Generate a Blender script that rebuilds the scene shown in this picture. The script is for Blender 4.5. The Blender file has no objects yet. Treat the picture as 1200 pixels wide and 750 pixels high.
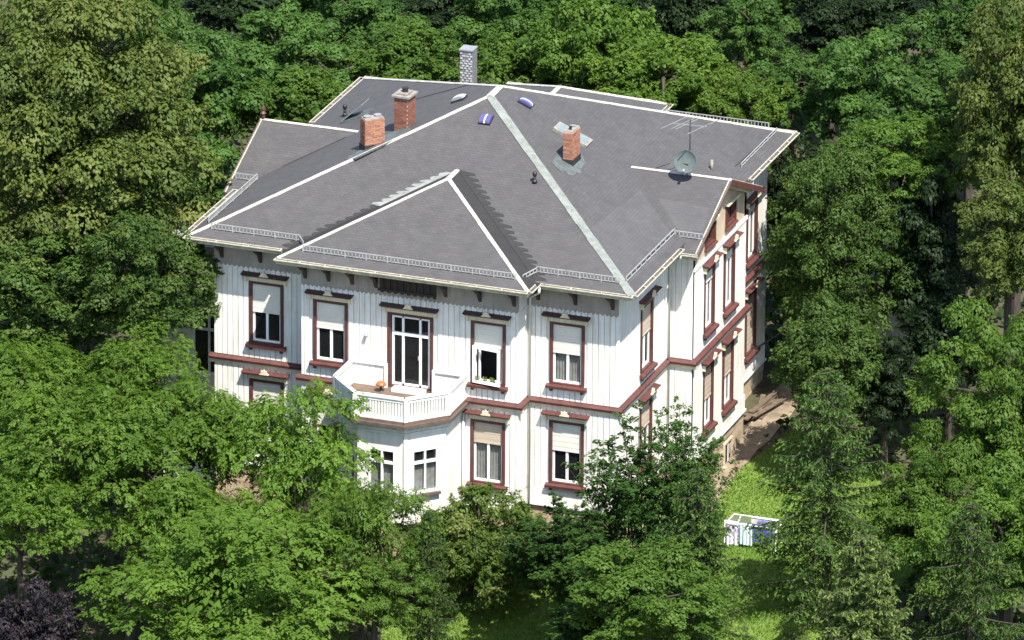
import bpy, math, random
import numpy as np
from mathutils import Vector, Matrix

# ------------------------------------------------------------------ scene
scene = bpy.context.scene
COL = scene.collection

# ---- camera: long telephoto from the opposite hillside, 21 degrees down
PITCH, YAW, ROLL = math.radians(20.989), math.radians(19.807), math.radians(0.341)
fwd = Vector((-math.sin(YAW)*math.cos(PITCH), math.cos(YAW)*math.cos(PITCH), -math.sin(PITCH)))
rgt = Vector((math.cos(YAW), math.sin(YAW), 0))
upv = rgt.cross(fwd)
r2 = rgt*math.cos(ROLL) + upv*math.sin(ROLL)
u2 = -rgt*math.sin(ROLL) + upv*math.cos(ROLL)
cam = bpy.data.objects.new('camera', bpy.data.cameras.new('camera'))
COL.objects.link(cam)
M = Matrix((r2, u2, -fwd)).transposed().to_4x4()
M.translation = Vector((101.984, -295.01, 118.844))
cam.matrix_world = M
cam.data.sensor_width = 36
cam.data.lens = 11740.07/1200*36
cam.data.clip_start = 1
cam.data.clip_end = 5000
scene.camera = cam

# ---- daylight: one sun from the front right, high
SUN = Vector((1.0, -1.0, 2.3)).normalized()
elev = math.asin(SUN.z)
az = math.atan2(SUN.x, SUN.y)
world = bpy.data.worlds.new('World')
scene.world = world
world.use_nodes = True
wn = world.node_tree
sky = wn.nodes.new('ShaderNodeTexSky')
sky.sky_type = 'NISHITA'
sky.sun_disc = False
sky.sun_elevation = elev
sky.sun_rotation = az
wn.links.new(sky.outputs[0], wn.nodes['Background'].inputs[0])
wn.nodes['Background'].inputs[1].default_value = 0.125
sl = bpy.data.lights.new('sun', 'SUN')
sl.energy = 4.9
sl.angle = math.radians(0.53)
sl.color = (1.0, 0.95, 0.87)
so = bpy.data.objects.new('sun', sl)
COL.objects.link(so)
so.rotation_euler = SUN.to_track_quat('Z', 'Y').to_euler()
so.location = (20, -20, 60)
scene.view_settings.view_transform = 'Standard'
scene.view_settings.look = 'None'
scene.view_settings.exposure = 1.16
scene.view_settings.gamma = 1.0
scene.cycles.max_bounces = 8
scene.cycles.diffuse_bounces = 5
scene.cycles.glossy_bounces = 2
scene.cycles.transmission_bounces = 5
scene.cycles.transparent_max_bounces = 6

# ------------------------------------------------------------------ materials
MAT = {}
def newmat(name):
    m = bpy.data.materials.new(name)
    m.use_nodes = True
    MAT[name] = m
    nt = m.node_tree
    return m, nt, nt.nodes['Principled BSDF']
def noise(nt, scale, detail=4, rough=0.6, vec=None):
    n = nt.nodes.new('ShaderNodeTexNoise')
    n.inputs['Scale'].default_value = scale
    n.inputs['Detail'].default_value = detail
    n.inputs['Roughness'].default_value = rough
    if vec is not None: nt.links.new(vec, n.inputs['Vector'])
    return n
def ramp(nt, fac, stops):
    r = nt.nodes.new('ShaderNodeValToRGB')
    el = r.color_ramp.elements
    while len(el) < len(stops): el.new(0.5)
    for e, (p, c) in zip(el, stops):
        e.position = p; e.color = (*c, 1)
    nt.links.new(fac, r.inputs[0])
    return r
def coord(nt, kind='Object', scale=None):
    t = nt.nodes.new('ShaderNodeTexCoord')
    if scale is None: return t.outputs[kind]
    mp = nt.nodes.new('ShaderNodeMapping')
    mp.inputs['Scale'].default_value = scale
    nt.links.new(t.outputs[kind], mp.inputs[0])
    return mp.outputs[0]
def world_pos(nt, scale=(1, 1, 1)):
    g = nt.nodes.new('ShaderNodeNewGeometry')
    mp = nt.nodes.new('ShaderNodeMapping')
    mp.inputs['Scale'].default_value = scale
    nt.links.new(g.outputs['Position'], mp.inputs[0])
    return mp.outputs[0]
def bump(nt, bs, h, strength=0.3, dist=0.02):
    b = nt.nodes.new('ShaderNodeBump')
    b.inputs['Strength'].default_value = strength
    b.inputs['Distance'].default_value = dist
    nt.links.new(h, b.inputs['Height'])
    nt.links.new(b.outputs[0], bs.inputs['Normal'])
def worn(name, c, rough=0.6, var=0.25, scale=1.5, stain=None, streak=True, metal=0.0, bumpy=0.15):
    """painted or metal surface with blotches, faint rain streaks and fine grain"""
    m, nt, bs = newmat(name)
    pos = world_pos(nt)
    n1 = noise(nt, scale, 6, 0.65, pos)
    lo = tuple(x*(1-var) for x in c); hi = tuple(min(1, x*(1+var*0.5)) for x in c)
    if stain: lo = stain
    r = ramp(nt, n1.outputs[0], [(0.3, lo), (0.62, hi)])
    col = r.outputs[0]
    if streak:
        n2 = noise(nt, 1, 3, 0.6, world_pos(nt, (7, 7, 0.5)))
        r2_ = ramp(nt, n2.outputs[0], [(0.35, (0.82, 0.80, 0.75)), (0.55, (1, 1, 1))])
        mx = nt.nodes.new('ShaderNodeMixRGB'); mx.blend_type = 'MULTIPLY'; mx.inputs[0].default_value = 0.8
        nt.links.new(col, mx.inputs[1]); nt.links.new(r2_.outputs[0], mx.inputs[2]); col = mx.outputs[0]
    nt.links.new(col, bs.inputs['Base Color'])
    bs.inputs['Roughness'].default_value = rough
    bs.inputs['Metallic'].default_value = metal
    if bumpy: bump(nt, bs, noise(nt, 30, 4, 0.6, pos).outputs[0], bumpy, 0.01)
    return m
worn('white_paint', (0.715, 0.705, 0.665), 0.55, 0.08)
worn('wood_white', (0.715, 0.705, 0.665), 0.6, 0.08)
worn('sash_white', (0.82, 0.82, 0.81), 0.35, 0.06, streak=False)
worn('cream', (0.62, 0.55, 0.40), 0.6, 0.15)
worn('tan_plaster', (0.47, 0.38, 0.27), 0.85, 0.2)
worn('edge_brown', (0.10, 0.07, 0.06), 0.6, 0.25, 4)
worn('red_trim', (0.088, 0.031, 0.026), 0.55, 0.30, 3)
worn('dark_trim', (0.022, 0.012, 0.011), 0.55, 0.25, 3)
worn('ochre_edge', (0.36, 0.19, 0.07), 0.6, 0.2, 3)
worn('blind_ivory', (0.60, 0.58, 0.52), 0.6, 0.08, streak=False)
worn('blind_tan', (0.43, 0.36, 0.28), 0.6, 0.1, streak=False)
worn('gutter_cream', (0.46, 0.43, 0.34), 0.5, 0.35, 5)
worn('ridge_white', (0.40, 0.385, 0.345), 0.75, 0.35, 5)
worn('ridge_zinc', (0.185, 0.20, 0.185), 0.7, 0.25, 4, stain=(0.13, 0.145, 0.135))
worn('frieze_taupe', (0.30, 0.265, 0.23), 0.7, 0.2)
worn('hood_red_shaded', (0.042, 0.017, 0.018), 0.6, 0.25, 3)  # red trim darkened: the eave shade is painted into this colour
worn('gutter_inside', (0.10, 0.095, 0.085), 0.8, 0.4, 6)
worn('zinc', (0.30, 0.31, 0.31), 0.5, 0.2, 5, metal=0.0)
worn('flashing_pale', (0.20, 0.21, 0.20), 0.5, 0.3, 4)
worn('flashing', (0.085, 0.10, 0.10), 0.55, 0.4, 4)
worn('black_metal', (0.02, 0.02, 0.02), 0.5, 0.3)
worn('soffit_dark', (0.06, 0.042, 0.035), 0.8, 0.3)
worn('cap_concrete', (0.22, 0.205, 0.18), 0.9, 0.3, 6)
worn('mortar', (0.40, 0.33, 0.27), 0.9, 0.3, 6)
worn('grey_wall', (0.33, 0.33, 0.32), 0.9, 0.3, 2)
worn('deck', (0.125, 0.085, 0.062), 0.8, 0.25, 4)
worn('orange_glaze', (0.34, 0.10, 0.025), 0.4, 0.25, 8, streak=False)
worn('skylight_violet', (0.085, 0.075, 0.22), 0.15, 0.15, streak=False, bumpy=0)
worn('skylight_frame', (0.24, 0.24, 0.27), 0.4, 0.15, streak=False)
worn('glass_grey', (0.17, 0.21, 0.21), 0.12, 0.2, streak=False, bumpy=0)
worn('dish_grey', (0.075, 0.098, 0.100), 0.85, 0.2, 5)
worn('alu', (0.38, 0.38, 0.37), 0.35, 0.15, 5, metal=0.5)
worn('brown_pipe', (0.05, 0.04, 0.04), 0.6, 0.2)
worn('cloth_blue', (0.06, 0.085, 0.30), 0.85, 0.25, 6, streak=False)
worn('cloth_teal', (0.48, 0.60, 0.64), 0.85, 0.4, 14, streak=False)
worn('old_boards', (0.11, 0.08, 0.055), 0.9, 0.4, 4)
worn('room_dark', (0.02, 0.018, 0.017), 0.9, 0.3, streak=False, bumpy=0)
worn('curtain', (0.66, 0.68, 0.64), 0.9, 0.25, 6)
worn('terracotta', (0.38, 0.15, 0.08), 0.8, 0.2)
worn('slate_chim', (0.16, 0.163, 0.168), 0.5, 0.35, 9)
worn('slate_pale', (0.42, 0.43, 0.45), 0.5, 0.3, 9)

def stone_mat():
    m, nt, bs = newmat('plinth_stone')
    pos = world_pos(nt)
    n = noise(nt, 2.2, 8, 0.7, pos)
    r = ramp(nt, n.outputs[0], [(0.3, (0.22, 0.155, 0.095)), (0.5, (0.36, 0.275, 0.18)), (0.7, (0.44, 0.36, 0.25))])
    nt.links.new(r.outputs[0], bs.inputs['Base Color'])
    bs.inputs['Roughness'].default_value = 0.95
    bump(nt, bs, noise(nt, 14, 6, 0.7, pos).outputs[0], 0.6, 0.03)
stone_mat()
def cloth_pattern():
    m, nt, bs = newmat('cloth_pattern')
    pos = world_pos(nt, (9, 9, 9))
    v = nt.nodes.new('ShaderNodeTexVoronoi'); v.inputs['Scale'].default_value = 1.4
    nt.links.new(pos, v.inputs['Vector'])
    r = ramp(nt, v.outputs['Distance'], [(0.3, (0.27, 0.19, 0.50)), (0.5, (0.76, 0.74, 0.80))])
    nt.links.new(r.outputs[0], bs.inputs['Base Color']); bs.inputs['Roughness'].default_value = 0.9
cloth_pattern()
def brick_mat(name, c1, c2):
    m, nt, bs = newmat(name)
    oi = nt.nodes.new('ShaderNodeAttribute'); oi.attribute_name = 'tone'
    n = noise(nt, 9, 4, 0.6, world_pos(nt))
    ad = nt.nodes.new('ShaderNodeMath'); ad.operation = 'ADD'
    nt.links.new(oi.outputs['Fac'], ad.inputs[0]); nt.links.new(n.outputs[0], ad.inputs[1])
    ml = nt.nodes.new('ShaderNodeMath'); ml.operation = 'MULTIPLY'; ml.inputs[1].default_value = 0.5
    nt.links.new(ad.outputs[0], ml.inputs[0])
    r = ramp(nt, ml.outputs[0], [(0.15, c1), (0.85, c2)])
    nt.links.new(r.outputs[0], bs.inputs['Base Color']); bs.inputs['Roughness'].default_value = 0.9
brick_mat('brick_orange', (0.19, 0.072, 0.042), (0.36, 0.170, 0.105))
brick_mat('brick_old', (0.12, 0.040, 0.026), (0.24, 0.090, 0.055))

def roof_mat(name, base, amp=1.0):
    """small grey shingles: low contrast courses from the in-plane uv, weather blotches"""
    m, nt, bs = newmat(name)
    uv = nt.nodes.new('ShaderNodeUVMap')
    b = nt.nodes.new('ShaderNodeTexBrick')
    b.inputs['Scale'].default_value = 1.0
    b.inputs['Brick Width'].default_value = 0.22
    b.inputs['Row Height'].default_value = 0.12
    b.inputs['Mortar Size'].default_value = 0.008
    b.inputs['Mortar Smooth'].default_value = 0.3
    b.inputs['Color1'].default_value = (*[x*(1-0.08*amp) for x in base], 1)
    b.inputs['Color2'].default_value = (*[x*(1+0.08*amp) for x in base], 1)
    b.inputs['Mortar'].default_value = (*[x*0.77 for x in base], 1)
    nt.links.new(uv.outputs[0], b.inputs['Vector'])
    n = noise(nt, 0.55, 7, 0.65, world_pos(nt))
    r = ramp(nt, n.outputs[0], [(0.3, (0.92, 0.92, 0.93)), (0.55, (1, 1, 1)), (0.75, (1.05, 1.04, 1.02))])
    n3 = noise(nt, 1, 4, 0.6, world_pos(nt, (2.2, 2.2, 0.4)))
    r3 = ramp(nt, n3.outputs[0], [(0.3, (0.87, 0.87, 0.87)), (0.65, (1.07, 1.06, 1.05))])
    mx = nt.nodes.new('ShaderNodeMixRGB'); mx.blend_type = 'MULTIPLY'; mx.inputs[0].default_value = 1
    nt.links.new(b.outputs[0], mx.inputs[1]); nt.links.new(r.outputs[0], mx.inputs[2])
    mx2 = nt.nodes.new('ShaderNodeMixRGB'); mx2.blend_type = 'MULTIPLY'; mx2.inputs[0].default_value = 1
    nt.links.new(mx.outputs[0], mx2.inputs[1]); nt.links.new(r3.outputs[0], mx2.inputs[2])
    nt.links.new(mx2.outputs[0], bs.inputs['Base Color'])
    bs.inputs['Roughness'].default_value = 0.78
    inv = nt.nodes.new('ShaderNodeMath'); inv.operation = 'SUBTRACT'; inv.inputs[0].default_value = 1
    nt.links.new(b.outputs['Fac'], inv.inputs[1])
    bump(nt, bs, inv.outputs[0], 0.45, 0.013)
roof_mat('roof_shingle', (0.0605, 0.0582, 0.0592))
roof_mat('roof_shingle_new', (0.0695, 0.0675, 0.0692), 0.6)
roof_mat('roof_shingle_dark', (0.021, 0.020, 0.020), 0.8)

def glass_mat(name, tint):
    m, nt, bs = newmat(name)
    bs.inputs['Base Color'].default_value = (*tint, 1)
    bs.inputs['Roughness'].default_value = 0.06
    bs.inputs['Specular IOR Level'].default_value = 0.6
    n = noise(nt, 1.3, 2, 0.5, world_pos(nt))
    bump(nt, bs, n.outputs[0], 0.08, 0.05)
    tr = nt.nodes.new('ShaderNodeBsdfTransparent')
    mix = nt.nodes.new('ShaderNodeMixShader'); mix.inputs[0].default_value = 0.32
    nt.links.new(tr.outputs[0], mix.inputs[1]); nt.links.new(bs.outputs[0], mix.inputs[2])
    nt.links.new(mix.outputs[0], nt.nodes['Material Output'].inputs[0])
glass_mat('pane_glass', (0.02, 0.022, 0.024))

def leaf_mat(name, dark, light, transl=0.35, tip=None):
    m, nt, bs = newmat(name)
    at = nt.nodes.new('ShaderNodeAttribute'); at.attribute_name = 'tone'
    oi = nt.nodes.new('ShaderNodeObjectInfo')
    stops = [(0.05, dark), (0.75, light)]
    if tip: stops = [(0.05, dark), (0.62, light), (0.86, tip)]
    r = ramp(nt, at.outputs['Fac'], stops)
    hs = nt.nodes.new('ShaderNodeHueSaturation')
    mr = nt.nodes.new('ShaderNodeMapRange')
    mr.inputs['To Min'].default_value = 0.85; mr.inputs['To Max'].default_value = 1.15
    nt.links.new(oi.outputs['Random'], mr.inputs[0])
    nt.links.new(mr.outputs[0], hs.inputs['Value'])
    nt.links.new(r.outputs[0], hs.inputs['Color']); hs.inputs['Saturation'].default_value = 1.0
    nt.links.new(hs.outputs[0], bs.inputs['Base Color'])
    bs.inputs['Roughness'].default_value = 0.5
    bs.inputs['Specular IOR Level'].default_value = 0.12
    tl = nt.nodes.new('ShaderNodeBsdfTranslucent')
    g = nt.nodes.new('ShaderNodeMixRGB'); g.blend_type = 'MULTIPLY'; g.inputs[0].default_value = 1
    g.inputs[2].default_value = (1.25, 1.3, 0.55, 1)
    nt.links.new(hs.outputs[0], g.inputs[1]); nt.links.new(g.outputs[0], tl.inputs[0])
    mix = nt.nodes.new('ShaderNodeMixShader'); mix.inputs[0].default_value = transl
    nt.links.new(bs.outputs[0], mix.inputs[1]); nt.links.new(tl.outputs[0], mix.inputs[2])
    nt.links.new(mix.outputs[0], nt.nodes['Material Output'].inputs[0])
    return m
leaf_mat('leaf_lime', (0.038, 0.066, 0.016), (0.092, 0.128, 0.030), 0.38, (0.140, 0.158, 0.045))
leaf_mat('leaf_linden', (0.028, 0.064, 0.015), (0.072, 0.128, 0.028), 0.38, (0.105, 0.148, 0.038))
leaf_mat('leaf_maple', (0.032, 0.076, 0.017), (0.082, 0.158, 0.036), 0.44)
leaf_mat('leaf_fresh', (0.042, 0.092, 0.015), (0.104, 0.178, 0.033), 0.46)
leaf_mat('leaf_shrub', (0.056, 0.114, 0.016), (0.124, 0.205, 0.034), 0.45)
leaf_mat('leaf_ash', (0.050, 0.106, 0.015), (0.126, 0.212, 0.034), 0.50)
leaf_mat('leaf_yew', (0.032, 0.072, 0.016), (0.094, 0.158, 0.038), 0.40)
leaf_mat('leaf_shade', (0.006, 0.014, 0.005), (0.018, 0.034, 0.011), 0.15)  # near-black leaves: deep shade of the wooded hollows put into the colour
leaf_mat('leaf_spruce', (0.022, 0.052, 0.013), (0.066, 0.118, 0.029), 0.3, (0.112, 0.168, 0.042))
leaf_mat('leaf_spruce_young', (0.042, 0.080, 0.020), (0.104, 0.155, 0.044), 0.28, (0.17, 0.21, 0.065))
leaf_mat('leaf_dark', (0.020, 0.054, 0.013), (0.060, 0.118, 0.027), 0.38)
leaf_mat('leaf_bronze', (0.030, 0.062, 0.012), (0.088, 0.140, 0.028), 0.38, (0.150, 0.185, 0.052))
leaf_mat('leaf_purple', (0.015, 0.012, 0.015), (0.042, 0.035, 0.043), 0.25)
leaf_mat('leaf_grass', (0.068, 0.150, 0.016), (0.125, 0.235, 0.028), 0.42)
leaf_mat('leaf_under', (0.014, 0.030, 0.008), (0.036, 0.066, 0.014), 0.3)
def bark():
    m, nt, bs = newmat('bark')
    n = noise(nt, 1, 6, 0.7, world_pos(nt, (12, 12, 3)))
    r = ramp(nt, n.outputs[0], [(0.3, (0.022, 0.017, 0.012)), (0.7, (0.075, 0.06, 0.045))])
    nt.links.new(r.outputs[0], bs.inputs['Base Color']); bs.inputs['Roughness'].default_value = 0.95
    bump(nt, bs, n.outputs[0], 0.6, 0.03)
bark()
def ground_mats():
    for name, a, b, c, sc in (('soil', (0.030, 0.024, 0.014), (0.060, 0.055, 0.026), (0.040, 0.060, 0.020), 0.9),
                              ('lawn_turf', (0.075, 0.115, 0.018), (0.110, 0.165, 0.026), (0.130, 0.175, 0.040), 1.6),
                              ('path_sand', (0.12, 0.09, 0.06), (0.215, 0.165, 0.115), (0.28, 0.215, 0.155), 1.6)):
        m, nt, bs = newmat(name)
        p = world_pos(nt)
        n = noise(nt, sc, 10, 0.7, p)
        r = ramp(nt, n.outputs[0], [(0.3, a), (0.52, b), (0.7, c)])
        nt.links.new(r.outputs[0], bs.inputs['Base Color']); bs.inputs['Roughness'].default_value = 1
        bump(nt, bs, noise(nt, 12, 6, 0.7, p).outputs[0], 0.7, 0.05)
ground_mats()
# ------------------------------------------------------------------ building helpers
ORG = {}
class MB:
    def __init__(s): s.v, s.f, s.uv, s.tone = [], [], {}, {}
    def face(s, pts, uv=None, tone=None):
        i = len(s.v); s.v += [tuple(p) for p in pts]; s.f.append(tuple(range(i, i+len(pts))))
        if uv: s.uv[len(s.f)-1] = uv
        if tone is not None: s.tone[len(s.f)-1] = tone
    def hexa(s, c, tone=None):
        i = len(s.v); s.v += [tuple(p) for p in c]
        for q in ((0,3,2,1),(4,5,6,7),(0,1,5,4),(1,2,6,5),(2,3,7,6),(3,0,4,7)):
            s.f.append(tuple(i+k for k in q))
            if tone is not None: s.tone[len(s.f)-1] = tone
    def box(s, x0, x1, y0, y1, z0, z1, tone=None):
        s.hexa([(x0,y0,z0),(x1,y0,z0),(x1,y1,z0),(x0,y1,z0),(x0,y0,z1),(x1,y0,z1),(x1,y1,z1),(x0,y1,z1)], tone)
    def fbox(s, fr, a0, a1, b0, b1, z0, z1, tone=None):
        o, u, n = fr
        P = lambda a, b, z: o + u*a + n*b + Vector((0, 0, z))
        s.hexa([P(a0,b0,z0),P(a1,b0,z0),P(a1,b1,z0),P(a0,b1,z0),P(a0,b0,z1),P(a1,b0,z1),P(a1,b1,z1),P(a0,b1,z1)], tone)
    def axbox(s, c, ex, ey, ez, tone=None):
        """box from centre and three half-extent vectors"""
        c, ex, ey, ez = map(Vector, (c, ex, ey, ez))
        s.hexa([c-ex-ey-ez, c+ex-ey-ez, c+ex+ey-ez, c-ex+ey-ez, c-ex-ey+ez, c+ex-ey+ez, c+ex+ey+ez, c-ex+ey+ez], tone)
    def prism(s, poly, ext, uvs=None):
        n = len(poly); i = len(s.v); e = Vector(ext)
        s.v += [tuple(p) for p in poly] + [tuple(Vector(p)+e) for p in poly]
        s.f.append(tuple(range(i, i+n)))
        if uvs: s.uv[len(s.f)-1] = uvs
        s.f.append(tuple(range(i+2*n-1, i+n-1, -1)))
        for k in range(n):
            j = (k+1) % n; s.f.append((i+k, i+n+k, i+n+j, i+j))
    def bar(s, p, q, w, h=None, up=(0, 0, 1)):
        p, q = Vector(p), Vector(q); d = q-p
        if d.length < 1e-6: return
        h = h or w
        side = d.cross(Vector(up))
        if side.length < 1e-6: side = d.cross(Vector((1, 0, 0)))
        side.normalize(); u = side.cross(d).normalized()
        s.axbox((p+q)/2, d/2, side*w/2, u*h/2)
    def tube(s, pts, r, seg=8, r1=None):
        pts = [Vector(p) for p in pts]; n = len(pts); base = len(s.v); ref = None
        for k, p in enumerate(pts):
            d = (pts[min(k+1, n-1)] - pts[max(k-1, 0)]).normalized()
            if ref is None:
                ref = d.cross(Vector((0, 0, 1)))
                if ref.length < 0.1: ref = d.cross(Vector((1, 0, 0)))
            ref = (ref - d*ref.dot(d)).normalized(); b = d.cross(ref)
            rr = r if r1 is None else r + (r1-r)*k/max(1, n-1)
            for j in range(seg):
                t = 2*math.pi*j/seg
                s.v.append(tuple(p + ref*rr*math.cos(t) + b*rr*math.sin(t)))
        for k in range(n-1):
            for j in range(seg):
                a = base+k*seg+j; b2 = base+k*seg+(j+1) % seg
                s.f.append((a, b2, b2+seg, a+seg))
        s.f.append(tuple(base+j for j in range(seg))[::-1]); s.f.append(tuple(base+(n-1)*seg+j for j in range(seg)))
    def lathe(s, c, prof, seg=12, ax=(0, 0, 1)):
        c = Vector(c); q = Vector((0, 0, 1)).rotation_difference(Vector(ax)); base = len(s.v)
        for r, z in prof:
            for j in range(seg):
                t = 2*math.pi*j/seg
                s.v.append(tuple(c + q @ Vector((r*math.cos(t), r*math.sin(t), z))))
        for k in range(len(prof)-1):
            for j in range(seg):
                a = base+k*seg+j; b2 = base+k*seg+(j+1) % seg
                s.f.append((a, b2, b2+seg, a+seg))
        s.f.append(tuple(base+j for j in range(seg))[::-1]); s.f.append(tuple(base+(len(prof)-1)*seg+j for j in range(seg)))
    def mesh(s, name, mat, off=Vector()):
        me = bpy.data.meshes.new(name)
        me.from_pydata([tuple(Vector(v)-off) for v in s.v], [], s.f)
        if s.uv:
            ul = me.uv_layers.new(name='uv')
            for p in me.polygons:
                if p.index in s.uv:
                    for li, c in zip(p.loop_indices, s.uv[p.index]): ul.data[li].uv = c
        if s.tone:
            a = me.attributes.new('tone', 'FLOAT', 'FACE')
            for k, t in s.tone.items(): a.data[k].value = t
        me.materials.append(MAT[mat]); me.update()
        return me
    def build(s, name, mat, parent=None, kind=None, origin=None):
        po = ORG[parent.name] if parent else Vector()
        og = Vector(origin) if origin is not None else (po.copy() if parent else Vector())
        o = bpy.data.objects.new(name, s.mesh(name, mat, og)); COL.objects.link(o)
        o.parent = parent; o.location = og - po; ORG[o.name] = og
        if kind: o['kind'] = kind
        return o
def empty(name, loc, label, cat, group=None):
    o = bpy.data.objects.new(name, None); COL.objects.link(o); o.empty_display_size = 0.3
    o.location = loc; ORG[o.name] = Vector(loc); tag(o, label, cat, group); return o
def tag(o, label, cat, group=None):
    o['label'] = label; o['category'] = cat; o['kind'] = 'thing'
    if group: o['group'] = group
    return o
def smooth(o):
    for p in o.data.polygons: p.use_smooth = True
    return o
V = Vector
rnd = random.Random(7)

# ------------------------------------------------------------------ ground (eave level is z = 0, lawn at -10.3)
def ground_z(x, y):
    if y < -2: z = -10.3 + 0.22*(y+2)
    elif y < 5: z = -10.3
    elif y < 13: z = -10.3 + 1.1*(y-5)/8
    else: z = -9.2 + 0.06*(y-13)
    return z
def sheet(xs, ys, dz=0.0, bumps=0.0):
    m = MB(); nx, ny = len(xs), len(ys)
    for y in ys:
        for x in xs:
            m.v.append((x, y, ground_z(x, y) + dz + bumps*math.sin(x*1.3+y*0.7)*math.cos(y*1.1-x*0.4)))
    for j in range(ny-1):
        for i in range(nx-1):
            a = j*nx+i; m.f.append((a, a+1, a+nx+1, a+nx))
    return m
xs = [-900, -400, -150, -70] + list(np.linspace(-45, 30, 51)) + [60, 150, 400, 900]
ys = [-330, -200, -120, -70] + list(np.linspace(-40, 70, 77)) + [100, 200, 500, 1200]
sheet([float(x) for x in xs], [float(y) for y in ys], 0, 0.0).build('ground', 'soil', kind='structure')
def patch(name, outline, mat, dz, n=26):
    m = MB(); ox = [p[0] for p in outline]; oy = [p[1] for p in outline]
    cx, cy = sum(ox)/len(ox), sum(oy)/len(oy)
    rings = 12; k = len(outline)
    for r in range(rings+1):
        f = r/rings
        for x, y in outline:
            px, py = cx+(x-cx)*f, cy+(y-cy)*f
            m.v.append((px, py, ground_z(px, py)+dz))
    for r in range(rings):
        for i in range(k):
            j = (i+1) % k; m.f.append((r*k+i, r*k+j, (r+1)*k+j, (r+1)*k+i))
    return m.build(name, mat, kind='structure')
def wob(pts, n=4, amp=0.18, seed=1):
    r = random.Random(seed); out = []
    for i, p in enumerate(pts):
        q = pts[(i+1) % len(pts)]
        for k in range(n):
            f = k/n; out.append((p[0]+(q[0]-p[0])*f + (r.uniform(-amp, amp) if k else 0), p[1]+(q[1]-p[1])*f + (r.uniform(-amp, amp) if k else 0)))
    return out
LAWN = wob([(0.6, 8.6), (1.6, 12.6), (4.5, 11.5), (8.5, 7), (9, -1), (6, -6), (0, -9), (-6, -8), (-7, -5), (-4, -2.2), (-1.0, -1.6), (1.0, 2), (0.6, 5)], 4, 0.2, 3)
patch('lawn', LAWN, 'lawn_turf', 0.012)
PATH = wob([(0.05, 9.2), (0.05, 16.5), (1.2, 16.5), (1.1, 12.6), (0.7, 9.0), (0.7, 6.0), (0.1, 5.6)], 4, 0.1, 4)
patch('garden_path', PATH, 'path_sand', 0.03)

# ------------------------------------------------------------------ the villa
S = 0.424
villa = empty('villa', (-8, 8.5, -10.3), 'large white timber clad villa with red trim and grey shingled hip roof', 'house')
FRONT_Y, MID_Y, RIGHT_X, RIS_X = 0.8, -0.05, -0.75, 0.14
RIS_Y0, RIS_Y1, BACK_Y, LEFT_X = 5.86, 11.47, 16.3, -15.3
MID_X0, MID_X1 = -11.8, -4.0
fr_front = (V((0, FRONT_Y, 0)), V((1, 0, 0)), V((0, -1, 0)))
fr_mid = (V((0, MID_Y, 0)), V((1, 0, 0)), V((0, -1, 0)))
fr_right = (V((RIGHT_X, 0, 0)), V((0, 1, 0)), V((1, 0, 0)))
fr_ris = (V((RIS_X, 0, 0)), V((0, 1, 0)), V((1, 0, 0)))
fr_risf = (V((0, RIS_Y0, 0)), V((1, 0, 0)), V((0, -1, 0)))
ZB, ZS = -8.25, -4.5
def wall(fr, a0, a1, z0, z1, ops, name, mat='wood_white', depth=0.18):
    m = MB(); o, u, n = fr
    A = sorted({a0, a1, *[q for p in ops for q in p[:2]]}); Z = sorted({z0, z1, *[q for p in ops for q in p[2:]]})
    P = lambda a, b, z: o+u*a+n*b+V((0, 0, z))
    for i in range(len(A)-1):
        for j in range(len(Z)-1):
            ca, cz = (A[i]+A[i+1])/2, (Z[j]+Z[j+1])/2
            if any(p[0] < ca < p[1] and p[2] < cz < p[3] for p in ops): continue
            m.face([P(A[i],0,Z[j]),P(A[i+1],0,Z[j]),P(A[i+1],0,Z[j+1]),P(A[i],0,Z[j+1])])
    for p in ops:
        for e in (p[0], p[1]): m.face([P(e,0,p[2]),P(e,-depth,p[2]),P(e,-depth,p[3]),P(e,0,p[3])])
        for e in (p[2], p[3]): m.face([P(p[0],0,e),P(p[0],-depth,e),P(p[1],-depth,e),P(p[1],0,e)])
    return m.build(name, mat, villa)
PL_MESH, PL_N, LEFTOVER = {}, [0], MB()
def plank(wallo, fr, a, z0, z1, w):
    h = round(z1-z0, 3)
    if PL_N[0] >= 292:
        LEFTOVER.fbox(fr, a-w/2, a+w/2, 0.002, 0.034, z0, z1); return
    PL_N[0] += 1
    key = (h, w, fr[1].x > 0.5)
    o, u, n = fr
    if key not in PL_MESH:
        m = MB(); m.fbox((V(), u, n), -w/2, w/2, 0.002, 0.034, 0, h)
        PL_MESH[key] = m.mesh('plank', 'wood_white')
    ob = bpy.data.objects.new('plank', PL_MESH[key]); COL.objects.link(ob)
    ob.parent = wallo; ob.location = o+u*a+n*rnd.uniform(0, 0.004)+V((0, 0, z0)) - ORG[wallo.name]
def clad(wallo, fr, a0, a1, z0, z1, ops, pitch=0.2):
    n = max(1, round((a1-a0)/pitch)); w = (a1-a0)/n
    for k in range(n):
        c = a0+(k+0.5)*w; cuts = [(p[2], p[3]) for p in ops if p[0]-0.1 < c < p[1]+0.1 and p[2] < z1 and p[3] > z0]
        lo = z0
        for q0, q1 in sorted(cuts):
            if q0-lo > 0.1: plank(wallo, fr, c, lo, q0, round(w-0.032, 3))
            lo = max(lo, q1)
        if z1-lo > 0.1: plank(wallo, fr, c, lo, z1, round(w-0.032, 3))

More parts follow.
